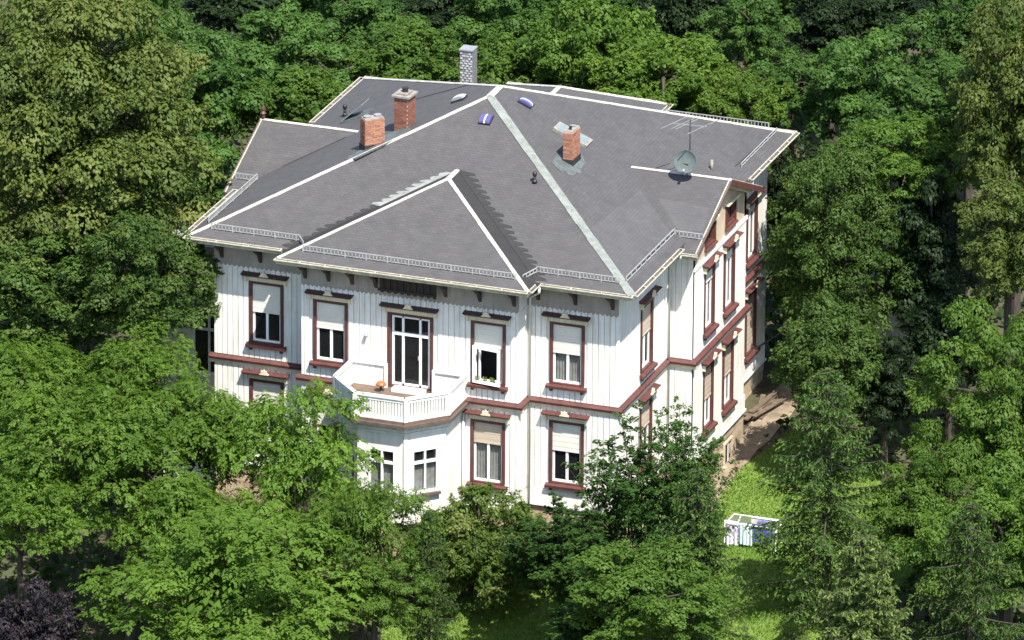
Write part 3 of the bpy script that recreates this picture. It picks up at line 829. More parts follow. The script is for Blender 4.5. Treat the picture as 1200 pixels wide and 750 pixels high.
# rear projection
rA, rB, rC = (-11.07, 18.3, 0), (-5.07, 18.3, 0), (-8.07, 15.3, 1.272)
rpoly([rB, rA, rC], 'x'); rpoly([rB, rC, (-8.07, 14.05, 1.272), (-5.07, 17.05, 0)], 'y'); rpoly([rA, (-11.07, 17.05, 0), (-8.07, 14.05, 1.272), rC], 'y')
roof = roofm.build('roof', 'roof_shingle', villa)
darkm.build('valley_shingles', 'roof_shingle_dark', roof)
# stepped shingle edges along the two valleys
vs = MB()
def steps(mb, x0, sgn, f_lo, f_hi, k, wmin, wmax, lift, inner=0.0):
    for i in range(k):
        f0, f1 = f_lo+(f_hi-f_lo)*i/k, f_lo+(f_hi-f_lo)*(i+1)/k
        y0, y1 = 4.486*f0, 4.486*f1; xa, xb = x0-sgn*4.485*f0, x0-sgn*4.485*f1
        wa, wb_ = rnd.uniform(wmin*1.2, wmax), rnd.uniform(wmin*0.4, wmin)
        P = lambda x, y: V((x, y, S*y+lift))
        q = [P(xa-sgn*inner, y0), P(xa+sgn*wb_, y0), P(xa+sgn*wa, y0+0.05), P(xa+sgn*(wa-0.06), y0+(y1-y0)*0.6), P(xb+sgn*wb_, y1), P(xb-sgn*inner, y1)]
        mb.prism(q, (0, 0, -0.02), uvp(q, 'x', 0))
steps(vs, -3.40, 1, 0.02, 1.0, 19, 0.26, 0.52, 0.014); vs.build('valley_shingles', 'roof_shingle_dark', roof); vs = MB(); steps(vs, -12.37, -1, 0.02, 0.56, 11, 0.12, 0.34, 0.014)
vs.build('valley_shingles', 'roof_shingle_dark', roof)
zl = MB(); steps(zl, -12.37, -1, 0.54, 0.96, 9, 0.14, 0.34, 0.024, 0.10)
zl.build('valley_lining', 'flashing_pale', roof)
# newer lighter shingles by the right valley
def rz(x, y, pl):
    return {'F': S*y, 'R': -S*x, 'L': S*(x+16), 'G': GZ-S*(GY-y)}[pl]
q = [(-2.24, 7.2), (-2.5, 2.83), (-1.38, 1.39), (-0.35, 0.6), (-0.25, 5.2)]
q = [(x, y, rz(x, y, 'R')+0.006) for x, y in q]; newm.face([V(p) for p in q], uvp(q, 'y', 0))
q = [(-1.7, 7.25), (0.25, 7.1), (0.42, 6.06), (-0.30, 5.80)]
q = [(x, y, rz(x, y, 'G')+0.006) for x, y in q]; newm.face([V(p) for p in q], uvp(q, 'x', 0))
newm.build('renewed_shingles', 'roof_shingle_new', roof)
fl = MB(); fl.prism([V((x, y, rz(x, y, 'R')+0.022)) for x, y in wob([(-4.95, 5.75), (-4.92, 6.7), (-4.45, 7.4), (-4.15, 7.0), (-4.02, 6.14), (-4.15, 5.7), (-4.53, 5.5)], 3, 0.07, 8)], (0, 0, -0.02)); fl.build('flashing_sheet', 'flashing', roof)
fl = MB(); fl.prism([V((x, y, rz(x, y, 'L')+0.022)) for x, y in [(-12.0, 4.55), (-11.42, 6.4), (-10.66, 7.1), (-10.2, 6.2), (-10.75, 5.0), (-11.45, 4.2)]], (0, 0, -0.02))
fl.build('flashing_sheet', 'flashing', roof)

# ridge and hip caps
def cap(p, q, w=0.17, mat='ridge_white', lift=0.012, seg=0.42):
    p, q = V(p), V(q); d = q-p; n = max(1, int(d.length/seg)); o = MB()
    side = d.cross(V((0, 0, 1))).normalized(); up_ = side.cross(d).normalized()
    for k in range(n):
        a, b = p+d*(k/n), p+d*((k+1)/n); l = lift + rnd.uniform(0, 0.004); w_ = w*rnd.uniform(0.93, 1.05); dr = 0.36 if w < 0.15 else 0.30
        for s_ in (1, -1):
            e = side*s_*w_ - up_*w_*dr
            o.hexa([a+up_*l, b+up_*l, b+e+up_*l, a+e+up_*l, a+up_*(l+.018), b+up_*(l+.018), b+e+up_*(l+.018), a+e+up_*(l+.018)])
    return o.build('ridge_cap', mat, roof)
cap((-16, 0, 0), A1p, 0.095); cap((0, 0, 0), A1p, 0.16, 'ridge_zinc'); cap((0, 17.05, 0), A2p, 0.10); cap((-16, 17.05, 0), A2p, 0.10); cap(A1p, A2p, 0.13)
cap(cA, cC, 0.085); cap(cB, cC, 0.075); cap(cC, cD, 0.10)
cap((0.60, GY, GZ), (-GZ/S, GY, GZ), 0.085); cap((-16.6, GY, GZ), (-16+GZ/S, GY, GZ), 0.085)
cap(rB, rC, 0.10); cap(rA, rC, 0.10); cap(rC, (-8.07, 14.05, 1.272), 0.10)
# soffit, fascia, verge boards
m = MB()
m.box(-15.97, -0.03, 0.03, 17.02, -0.17, -0.115); m.box(-12.34, -3.43, -0.85, 0.029, -0.172, -0.117); m.box(-11.0, -5.1, 17.021, 18.27, -0.172, -0.117)
m.build('soffit', 'soffit_dark', villa)
def eave(p, q, n):
    """board and half round gutter along one eave"""
    p, q, n = V(p), V(q), V(n); d = (q-p).normalized()
    b = MB(); b.hexa([p+V((0,0,-0.2)), q+V((0,0,-0.2)), q+n*0.03+V((0,0,-0.2)), p+n*0.03+V((0,0,-0.2)), p+V((0,0,0.005)), q+V((0,0,0.005)), q+n*0.03+V((0,0,0.005)), p+n*0.03+V((0,0,0.005))])
    b.build('fascia', 'gutter_cream', roof)
    g = MB(); k = 7; c0, c1 = p+n*0.105-d*0.03, q+n*0.105+d*0.03; rr = 0.075
    ring = [(n*math.cos(math.pi+math.pi*j/(k-1))*rr + V((0, 0, -0.02+math.sin(math.pi+math.pi*j/(k-1))*rr))) for j in range(k)]
    for j in range(k-1): g.face([c0+ring[j], c1+ring[j], c1+ring[j+1], c0+ring[j+1]])
    gi = MB()
    for j in range(k-1): gi.face([c0+ring[j]*0.9, c1+ring[j]*0.9, c1+ring[j+1]*0.9, c0+ring[j+1]*0.9])
    g.bar(c0+ring[-1]+V((0,0,0.01)), c1+ring[-1]+V((0,0,0.01)), 0.03)
    n_ = int((q-p).length/0.9)
    for j in range(n_+1):
        x = p+(q-p)*(j/max(1, n_)); g.bar(x+n*0.03+V((0,0,0.012)), x+n*0.18+V((0,0,-0.005)), 0.03, 0.012)
    g.build('gutter', 'gutter_cream', roof); gi.build('gutter_trough', 'gutter_inside', roof)
eave((-16.03, 0, 0), (-12.52, 0, 0), F_); eave((-12.40, -0.88, 0), (-3.37, -0.88, 0), F_); eave((-3.22, 0, 0), (0.03, 0, 0), F_)
eave((-3.40, -0.9, 0), (-3.40, -0.16, 0), R_); eave((0, 0, 0), (0, 4.75, 0), R_); eave((0.0, 4.95, -0.22), (0.607, 4.95, -0.22), F_)
eave((0, 12.05, 0), (0, 17.08, 0), R_); eave((-16, 0, 0), (-16, 4.8, 0), (-1, 0, 0)); eave((-16, 12.1, 0), (-16, 17.05, 0), (-1, 0, 0))
eave((0.03, 17.05, 0), (-4.9, 17.05, 0), (0, 1, 0)); eave((-11.2, 17.05, 0), (-16.03, 17.05, 0), (0, 1, 0)); eave((-11.1, 18.3, 0), (-5.04, 18.3, 0), (0, 1, 0)); eave((-5.07, 18.3, 0), (-5.07, 17.2, 0), R_)
for sx in (1, -1):
    X = lambda x: x if sx > 0 else -16-x
    gx, gi = X(0.615), X(0.56)
    for y1 in (4.95, 12.0):
        b = MB(); z1 = GZ-S*abs(y1-GY)
        dp = 0.20 if y1 > GY else 0.05
        pts = [(gx, GY, GZ+0.01), (gx, y1, z1+0.01), (gx, y1, z1-dp), (gx, GY, GZ-dp)]
        b.prism([V(p) for p in pts], (gi-gx, 0, 0)); b.build('verge_board', 'red_trim' if (y1 > GY and sx > 0) else 'edge_brown', roof)
        w_ = MB(); w_.bar((X(0.53), GY, GZ+0.025), (X(0.53), y1, z1+0.025), 0.03, 0.03); w_.build('verge_trim', 'gutter_cream', roof)
        if sx > 0:
            c_ = MB(); d0 = 1 if y1 > GY else -1
            for xx in (0.3,): c_.bar((xx, GY+d0*0.5, GZ-S*0.5-0.24), (xx, y1-d0*0.6, z1+S*0.6-0.24), 0.10, 0.12)
            c_.build('verge_moulding', 'cream', roof)
m = MB(); m.lathe((-16.5, GY, GZ-0.3), [(0.07, 0), (0.07, 0.5), (0.11, 0.52), (0.05, 0.6), (0.07, 0.68), (0.015, 0.86)], 8); m.build('finial', 'red_trim', roof)
# rafter brackets under the front eaves, and the carved panel above the balcony door
def brackets(fr, a0, a1, step):
    n = int((a1-a0)/step)
    for k in range(n+1):
        a = a0+(a1-a0)*k/n; b = MB(); o, u, n_ = fr; P = lambda bb, z: o+u*(a-0.06)+n_*bb+V((0, 0, z))
        b.prism([P(0.05, -0.175), P(0.66, -0.175), P(0.66, -0.29), P(0.42, -0.48), P(0.22, -0.60), P(0.05, -0.92)], u*0.12)
        b.build('rafter_bracket', 'soffit_dark', villa)
brackets(fr_front, LEFT_X+0.3, MID_X0-0.4, 1.02); brackets(fr_mid, MID_X0+0.15, -9.1, 0.85); brackets(fr_mid, -6.6, MID_X1-0.15, 0.85); brackets(fr_front, MID_X1+0.4, RIGHT_X-0.2, 0.95)
m = MB(); m.fbox(fr_mid, -8.85, -6.87, 0.30, 0.36, -0.80, -0.18)
for k in range(9): m.fbox(fr_mid, -8.80+k*0.235, -8.70+k*0.235, 0.361, 0.40, -0.90, -0.2)
m.fbox(fr_mid, -8.9, -6.82, 0.401, 0.44, -0.84, -0.75); m.build('carved_panel', 'dark_trim', villa)
# snow guards: rails with close uprights standing on the shingles
def guard(p, q, h=0.22, step=0.125):
    p, q = V(p), V(q); L = (q-p).length; n = int(L/step); o = MB()
    for z in (0.05, h): o.bar(p+V((0,0,z)), q+V((0,0,z)), 0.026)
    for k in range(n+1):
        x = p+(q-p)*(k/n); o.bar(x+V((0,0,0.0 if k % 6 == 0 else 0.05)), x+V((0,0,h)), 0.026 if k % 6 else 0.036)
    o.build('snow_guard', 'zinc', roof)
gd = 0.43
guard((-15.25, gd, S*gd), (-12.05, gd, S*gd)); guard((-12.05, gd, S*gd), (-11.75, gd-0.45, S*gd), 0.18)
guard((-11.6, -0.45, S*gd), (-4.0, -0.45, S*gd)); guard((-3.85, -0.1, S*(-0.1+0.88)*0.2), (-3.55, gd, S*gd), 0.18)
guard((-3.55, gd, S*gd), (-0.62, gd, S*gd)); guard((-gd, 0.62, S*gd), (-gd, 5.55, S*gd), 0.22, 0.45); guard((-gd, 5.62, rz(0, 5.62, 'G')), (0.55, 5.62, rz(0, 5.62, 'G')))
guard((-gd, 12.6, S*gd), (-gd, 16.4, S*gd), 0.16, 0.45); guard((-0.8, 17.05-gd, S*gd), (-4.6, 17.05-gd, S*gd)); guard((-16.4, 5.62, rz(0, 5.62, 'G')), (-15.6, 5.62, rz(0, 5.62, 'G'))); guard((-15.57, 1.0, S*gd), (-15.57, 5.5, S*gd))
# downpipes
def pipe(pts, r=0.045, name='downpipe', mat='white_paint'):
    o = MB(); o.tube(pts, r, 8); return smooth(o.build(name, mat, villa))
pipe([(-3.25, -0.16, -0.08), (-3.25, -0.16, -0.28), (-3.88, FRONT_Y-0.09, -0.85), (-3.88, FRONT_Y-0.09, -10.3)])
pipe([(0.1, 4.6, -0.1), (0.1, 4.6, -0.3), (RIGHT_X+0.09, RIS_Y0-0.12, -0.8), (RIGHT_X+0.09, RIS_Y0-0.12, -8.2)])
pipe([(-5.93, -0.14, -4.75), (-5.93, -0.14, -10.3)], 0.04)
pipe([(0.1, 12.2, -0.1), (0.1, 12.2, -0.3), (RIGHT_X+0.09, RIS_Y1+0.2, -0.9), (RIGHT_X+0.09, RIS_Y1+0.2, -8.2)])

# chimneys: mortar core with courses of separate bricks
def chimney(c, ang, w, d, z0, z1, mat, capmat=None, pots=(), flash=0.3):
    u = V((math.cos(ang), math.sin(ang), 0)); n = V((math.sin(ang), -math.cos(ang), 0)); c = V((*c, 0)); fr = (c, u, n)
    o = MB(); o.fbox(fr, -w/2+0.012, w/2-0.012, -d/2+0.012, d/2-0.012, z0, z1-0.005)
    ch = o.build('chimney', 'mortar', villa, origin=c+V((0, 0, z0)))
    b = MB(); z = z0; row = 0; bh, bl_ = 0.075, 0.24
    while z < z1-0.02:
        h = min(bh-0.02, z1-z)
        for side in range(4):
            ln = w if side % 2 == 0 else d; off = 0 if (row+side) % 2 else -bl_/2; a = off
            while a < ln:
                p, q = max(a, 0)+0.008, min(a+bl_, ln)-0.008
                if q-p > 0.03:
                    e = rnd.uniform(0, 0.006); t_ = rnd.random()
                    if side == 0: b.fbox(fr, -w/2+p, -w/2+q, d/2-0.05, d/2+e, z, z+h, t_)
                    elif side == 2: b.fbox(fr, -w/2+p, -w/2+q, -d/2-e, -d/2+0.05, z, z+h, t_)
                    elif side == 1: b.fbox(fr, w/2-0.05, w/2+e, -d/2+p, -d/2+q, z, z+h, t_)
                    else: b.fbox(fr, -w/2-e, -w/2+0.05, -d/2+p, -d/2+q, z, z+h, t_)
                a += bl_
        z += bh; row += 1
    b.build('brickwork', mat, ch, kind='stuff')
    k = MB()
    if capmat: k.fbox(fr, -w/2-0.07, w/2+0.07, -d/2-0.07, d/2+0.07, z1+0.02, z1+0.09); k.fbox(fr, -w/2+0.06, w/2-0.06, -d/2+0.06, d/2-0.06, z1+0.091, z1+0.15)
    else: k.fbox(fr, -w/2+0.02, w/2-0.02, -d/2+0.02, d/2-0.02, z1, z1+0.035)
    k.build('cap', capmat or 'cap_concrete', ch)
    for a, bb, r, h, pm in pots:
        q = MB(); q.lathe(c+u*a+n*bb+V((0, 0, z1+(0.15 if capmat else 0.035))), [(r, 0), (r*0.92, h*0.7), (r*1.1, h*0.75), (r*1.1, h)], 10); q.build('pot', pm, ch)
    f = MB(); f.fbox(fr, -w/2-0.025, w/2+0.025, -d/2-0.025, d/2+0.025, z0, z0+flash); f.build('flashing', 'black_metal', ch)
    return ch
chimney((-11.35, 5.52), math.radians(45), 0.74, 0.40, 1.66, 2.98, 'brick_orange', None, [(-0.2, 0, 0.12, 0.07, 'alu'), (0.2, 0, 0.12, 0.07, 'alu')], 0.42)
chimney((-10.75, 7.05), math.radians(-4), 0.52, 0.62, 1.8, 3.35, 'brick_old', 'cap_concrete', [(0.02, 0, 0.11, 0.16, 'black_metal')], 0.3)
chimney((-4.56, 6.68), math.radians(0), 0.36, 0.74, 1.62, 3.05, 'brick_orange', None, [(0, 0.12, 0.05, 0.12, 'black_metal'), (0, -0.15, 0.08, 0.06, 'alu')], 0.46)
def slate_chimney():
    c, w = V((-11.35, 15.0, 0)), 0.46; fr = (c, V((1, 0, 0)), V((0, -1, 0))); z0, z1 = 0.4, 2.34
    o = MB(); o.fbox(fr, -w/2, w/2, -w/2, w/2, z0, z1); ch = o.build('chimney', 'slate_chim', villa, origin=c+V((0, 0, z0)))
    a_, b_ = MB(), MB(); z = z0; row = 0
    while z < z1-0.09:
        for k in range(3):
            x = -w/2+0.02+k*w/3+(0.06 if row % 2 else 0); q = min(x+w/3*rnd.uniform(0.45, 0.75), w/2)
            if rnd.random() < 0.9: a_.fbox(fr, x, q, w/2, w/2+0.02, z+0.015, z+0.065)
        for k in range(3): b_.fbox(fr, w/2, w/2+0.018, -w/2+k*w/3+0.004, -w/2+(k+1)*w/3-0.004, z+0.004, z+0.085)
        z += 0.09; row += 1
    a_.build('slates', 'slate_pale', ch, kind='stuff'); b_.build('slates', 'slate_chim', ch, kind='stuff')
    k = MB(); k.fbox(fr, -w/2-0.03, w/2+0.03, -w/2-0.03, w/2+0.03, z1, z1+0.05); k.build('cap', 'alu', ch)
slate_chimney()
# roof lights and vents
def on_roof(x, y, pl): return V((x, y, rz(x, y, pl)))
def rframe(pl):
    k = 1/math.sqrt(1+S*S)
    if pl == 'F': return V((1, 0, 0)), V((0, k, S*k)), V((0, -S*k, k))
    if pl == 'R': return V((0, 1, 0)), V((-k, 0, S*k)), V((S*k, 0, k))
    return V((0, -1, 0)), V((k, 0, S*k)), V((-S*k, 0, k))
def rooflight(x, y, pl, w, h, mat):
    u, v, n = rframe(pl); c = on_roof(x, y, pl); o = MB()
    o.axbox(c+n*0.035, u*(w/2), v*(h/2), n*0.035); f = o.build('roof_light', 'black_metal', roof)
    for s_ in (-1, 1):
        g = MB(); a = u*(w*0.255*s_); pts = []
        for k in range(7):
            t = math.pi*k/6; pts.append(c+a-u*(w*0.2)+v*(math.cos(t)*h*0.47)+n*(0.072+0.09*math.sin(t)))
        g.prism(pts, u*(w*0.4)); g.build('dome', mat, f)
    g = MB(); pts = []
    for k in range(7):
        t = math.pi*k/6; pts.append(c-u*(w*0.045)+v*(math.cos(t)*h*0.485)+n*(0.074+0.105*math.sin(t)))
    g.prism(pts, u*(w*0.09)); g.build('glazing_bar', 'sash_white', f); return f
rooflight(-7.71, 6.85, 'F', 0.42, 0.46, 'skylight_violet'); rooflight(-6.97, 8.75, 'R', 0.38, 0.52, 'skylight_violet'); rooflight(-9.36, 8.7, 'L', 0.42, 0.5, 'skylight_frame')
u, v, n = rframe('R'); c = on_roof(-5.12, 8.33, 'R'); o = MB(); o.axbox(c+n*0.05, u*0.33, v*0.66, n*0.05); f = o.build('roof_light', 'cap_concrete', roof)
for s_ in (-1, 1):
    o = MB(); o.axbox(c+v*0.31*s_+n*0.105, u*0.25, v*0.25, n*0.006); o.build('pane', 'glass_grey', f)
u, v, n = rframe('L'); c = on_roof(-13.95, 10.9, 'L'); o = MB(); o.axbox(c+n*0.04, u*0.38, v*0.5, n*0.04); f = o.build('roof_light', 'flashing', roof)
o = MB(); t_ = (v*math.cos(0.35)+n*math.sin(0.35)); o.axbox(c+v*0.05+n*0.26, u*0.36, t_*0.48, n*0.012); o.build('pane', 'glass_grey', f)
def vent(x, y, pl, r, h, mat, bend=True):
    c = on_roof(x, y, pl); o = MB(); o.tube([c-V((0,0,0.1)), c+V((0,0,h))], r, 10)
    if bend: o.lathe(c+V((0,0,h*0.8)), [(r*1.0, 0), (r*1.6, 0.03), (r*1.6, 0.12), (r*0.9, 0.17)], 10); o.lathe(c+V((0,0,0.02)), [(r*2.0, 0), (r*1.5, 0.06), (r, 0.1)], 10)
    smooth(o.build('vent_pipe', mat, roof))
vent(-5.05, 4.36, 'F', 0.05, 0.30, 'black_metal'); vent(-14.69, 11.65, 'L', 0.05, 0.33, 'black_metal'); vent(-1.08, 11.3, 'R', 0.05, 0.36, 'cap_concrete', False)
# lightning conductor wires laid over the roof
o = MB()
for pts in ([(-15.0, 6.4), (-13.3, 8.1)], [(-12.6, 11.0), (-9.3, 10.6), (-8.6, 10.2)]):
    for a, b in zip(pts[:-1], pts[1:]): o.bar(on_roof(*a, 'L')+V((0,0,0.02)), on_roof(*b, 'L')+V((0,0,0.02)), 0.02)
o.bar(on_roof(-0.6, 12.4, 'R')+V((0,0,0.02)), on_roof(-0.5, 16.2, 'R')+V((0,0,0.02)), 0.03)
o.build('conductor_wire', 'brown_pipe', roof)
if LEFTOVER.f: LEFTOVER.build('cladding', 'wood_white', wb, kind='stuff')

# ------------------------------------------------------------------ small things on and around the house
# satellite dish on the right gable ridge
dish = empty('satellite_dish', (-0.95, 8.25, 1.2), 'grey round satellite dish on the white ridge of the right gable', 'satellite dish')
dn = V((0.12, -0.93, 0.36)).normalized(); dc = V((-0.95, 8.12, 1.86))
o = MB(); o.lathe(dc, [(0.02, -0.05), (0.16, -0.045), (0.28, -0.02), (0.36, 0.02), (0.40, 0.06), (0.405, 0.055), (0.36, 0.0), (0.28, -0.04), (0.1, -0.07), (0.02, -0.07)], 28, dn); smooth(o.build('reflector', 'dish_grey', dish))
o = MB(); lnb = dc+dn*0.42+V((0, 0, -0.38)); o.tube([dc+V((0, 0, -0.36)), lnb], 0.018, 6); o.build('feed_arm', 'alu', dish)
o = MB(); o.lathe(lnb, [(0.05, -0.02), (0.05, 0.08), (0.03, 0.12)], 10, (dc-lnb)); o.build('feed_horn', 'alu', dish)
o = MB(); o.tube([(-0.95, 8.3, 1.16), (-0.95, 8.3, 1.9)], 0.03, 8); o.box(-1.05, -0.85, 8.12, 8.36, 1.62, 1.78); o.build('mount', 'brown_pipe', dish)
ant = empty('tv_antenna', (-0.93, 8.5, 1.28), 'thin television aerial mast with long rods standing behind the dish', 'antenna')
o = MB(); o.tube([(-0.93, 8.5, 1.2), (-0.93, 8.5, 3.25)], 0.022, 8); o.build('mast', 'brown_pipe', ant)
o = MB(); o.bar((-1.55, 8.45, 3.05), (-0.35, 8.55, 3.05), 0.025); o.build('boom', 'alu', ant)
for k, (x, l) in enumerate(((-1.5, 0.9), (-1.2, 0.8), (-1.05, 0.75), (-0.42, 1.15))):
    o = MB(); o.bar((x-l*0.25, 8.5-l*0.8, 3.07), (x+l*0.25, 8.5+l*0.8, 3.07), 0.022); o.build('rod', 'alu', ant)
# orange ornament on the balcony floor
orn = empty('garden_ornament', (-8.75, -0.55, -4.44), 'orange glazed mushroom shaped ornament on the balcony floor', 'ornament')
o = MB(); o.lathe((-8.75, -0.55, -4.44), [(0.09, 0), (0.05, 0.05), (0.035, 0.25)], 10); o.build('stem', 'brown_pipe', orn)
o = MB(); o.lathe((-8.75, -0.55, -4.20), [(0.18, 0), (0.17, 0.04), (0.11, 0.10), (0.04, 0.13), (0.01, 0.15)], 14); smooth(o.build('bowl', 'orange_glaze', orn))
lamp = empty('wall_lamp', (-9.45, MID_Y, -2.65), 'small grey wall lamp beside the balcony door', 'lamp')
o = MB(); o.fbox(fr_mid, -9.50, -9.40, 0.026, 0.06, -2.72, -2.58); o.build('bracket', 'alu', lamp)
o = MB(); o.lathe((-9.45, MID_Y-0.13, -2.72), [(0.05, 0), (0.07, 0.08), (0.03, 0.16)], 10); o.build('lamp_shade', 'zinc', lamp)
# ------------------------------------------------------------------ vegetation
def leaf_mesh(name, mat, C, N, T, L, Wd, tone, fold=0.12):
    """n leaves: centre C, face normal N, long axis T, length L, width Wd; one folded kite each"""
    n = len(C)
    N = N/np.linalg.norm(N, axis=1, keepdims=True)
    T = T - N*(T*N).sum(1, keepdims=True); T /= np.linalg.norm(T, axis=1, keepdims=True)+1e-9
    B = np.cross(N, T); L = L[:, None]; Wd = Wd[:, None]
    v = np.empty((n, 4, 3), np.float32)
    v[:, 0] = C - T*L*0.5
    v[:, 1] = C + B*Wd*0.5 + N*Wd*fold + T*L*0.05
    v[:, 2] = C + T*L*0.5 - N*L*0.10
    v[:, 3] = C - B*Wd*0.5 + N*Wd*fold + T*L*0.05
    me = bpy.data.meshes.new(name)
    me.vertices.add(4*n); me.vertices.foreach_set('co', v.ravel())
    me.loops.add(4*n); me.loops.foreach_set('vertex_index', np.arange(4*n, dtype=np.int32))
    me.polygons.add(n); me.polygons.foreach_set('loop_start', np.arange(0, 4*n, 4, dtype=np.int32))
    try: me.polygons.foreach_set('loop_total', np.full(n, 4, np.int32))
    except Exception: pass
    a = me.attributes.new('tone', 'FLOAT', 'FACE'); a.data.foreach_set('value', tone.astype(np.float32))
    me.materials.append(MAT[mat]); me.update(calc_edges=True)
    return me
def unit(r, n):
    d = r.normal(size=(n, 3)); return d/np.linalg.norm(d, axis=1, keepdims=True)
UP = np.array([0, 0, 1.0])
class Leaves:
    def __init__(s, seed): s.r = np.random.default_rng(seed); s.p = []
    def add(s, C, N, T, L, Wd, tone): s.p.append((C, N, T, L, Wd, tone))
    def puff(s, c, R, n, size, aspect=0.55, droop=0.35, tone=0.5, flat=0.5, low=-0.35):
        """a rounded clump: leaves mostly in its outer shell, facing up and outwards"""
        r = s.r; d = unit(r, int(n*1.7)); d = d[d[:, 2] > low][:n]; n = len(d)
        rad = 0.62+0.42*r.random(n)**0.6
        lump = 1 + 0.16*np.sin(d[:, 0]*5+c[0]*3)*np.cos(d[:, 1]*6+c[1]*2)
        C = np.asarray(c) + d*(rad*lump)[:, None]*np.asarray(R)
        N = d*0.75 + UP*flat + unit(r, n)*0.26
        T = d*np.array([1, 1, 0.2]) - UP*droop + unit(r, n)*0.5
        L = size*np.clip(r.lognormal(-0.05, 0.32, n), 0.4, 2.0)
        s.add(C, N, T, L, L*aspect, np.clip(tone + r.normal(size=n)*0.11, 0, 1))
    def sprig(s, p, q, n, size, aspect=0.5, spread=0.12, tone=0.5, flat=0.7):
        """leaves along one twig from p to q"""
        r = s.r; p, q = np.asarray(p, float), np.asarray(q, float); t = r.random(n)[:, None]**0.8
        C = p+(q-p)*t+unit(r, n)*spread*(1.15-t*0.7)
        d = (q-p)/(np.linalg.norm(q-p)+1e-9)
        N = UP*flat + unit(r, n)*0.36; T = d*0.7 + unit(r, n)*0.7 - UP*0.15
        L = size*np.clip(r.lognormal(-0.1, 0.34, n), 0.4, 2.0); s.add(C, N, T, L, L*aspect, np.clip(tone+r.normal(size=n)*0.11, 0, 1))
    def mesh(s, name, mat, fold=0.12):
        C, N, T, L, W_, t = [np.concatenate(x) for x in zip(*s.p)]
        return leaf_mesh(name, mat, C, N, T, L, W_, t, fold)
def wood(limbs, name):
    """limbs: list of (points, r0, r1) as tapered tubes in one trunk mesh"""
    m = MB()
    for pts, r0, r1 in limbs: m.tube(pts, r0, 6, r1)
    return m.mesh(name, 'bark')
def limb_to(r, a, b, sag=0.15):
    a, b = np.asarray(a, float), np.asarray(b, float); mid = (a+b)/2 + np.array([r.normal()*0.2, r.normal()*0.2, sag*np.linalg.norm(b-a)])
    return [tuple(a), tuple(a*0.55+mid*0.45+np.array([0, 0, 0.05])), tuple(mid), tuple((mid+b)/2), tuple(b)]
TREE_MESH = {}
def broad(key, mat, seed, R=(3.5, 3.5, 3.0), clumps=60, rc=(0.75, 1.25), n=700, size=0.16, aspect=0.6, zsq=0.75, inner=0.35, flat=0.5,
          twigs=3, low=-0.55, gap=0.0, droop=0.35, shell=(0.62, 0.98), drop=7.0, lean=0.0):
    """deciduous tree: crown centre at the origin, trunk below it"""
    lv = Leaves(seed); r = lv.r; Ra = np.array(R)
    g = (1+5**0.5)/2; limbs = []
    lob = unit(r, 7); lobw = r.uniform(0.05, 0.24, 7)
    trunk_top = np.array([0, 0, R[2]*0.25])
    limbs.append(([(0, 0, -drop-R[2]*0.6), (0.1, 0.05, -R[2]*0.9), (0.0, 0.0, -R[2]*0.3), tuple(trunk_top)], 0.26, 0.12))
    for k in range(clumps):
        z = 1-(k+0.5)/clumps*(1-low); th = 2*math.pi*k/g + r.normal()*0.25
        q = math.sqrt(max(0, 1-z*z)); d = np.array([q*math.cos(th), q*math.sin(th), z]) + r.normal(size=3)*0.10
        d /= np.linalg.norm(d)
        if r.random() < gap: continue
        bulge = 0.86 + sum(w*max(0, float(d@l))**4 for w, l in zip(lobw, lob))
        c = d*Ra*bulge*r.uniform(*shell); s_ = r.uniform(*rc)
        tn = 0.5+r.normal()*0.14
        lv.puff(c, (s_, s_, s_*zsq), int(n*s_*s_), size, aspect, droop, tn, flat)
        for _ in range(twigs):
            e = d + unit(r, 1)[0]*0.8; e[2] = e[2]*0.5+0.12; e /= np.linalg.norm(e)
            lv.sprig(c+e*s_*0.6*np.array([1, 1, zsq]), c+e*(s_*r.uniform(1.15, 1.5))*np.array([1, 1, zsq]), int(22*n/700)+8, size*0.95, aspect, 0.13, tn+0.05, flat)
        if k % 3 == 0: limbs.append((limb_to(r, trunk_top*r.uniform(-1.5, 1), c*0.9), 0.09, 0.02))
    for _ in range(int(clumps*inner)):
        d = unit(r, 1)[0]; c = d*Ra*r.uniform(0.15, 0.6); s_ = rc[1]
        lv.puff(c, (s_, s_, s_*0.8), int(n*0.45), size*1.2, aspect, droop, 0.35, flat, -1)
    TREE_MESH[key] = (lv.mesh(key+'_crown', mat), wood(limbs, key+'_trunk'), Ra)
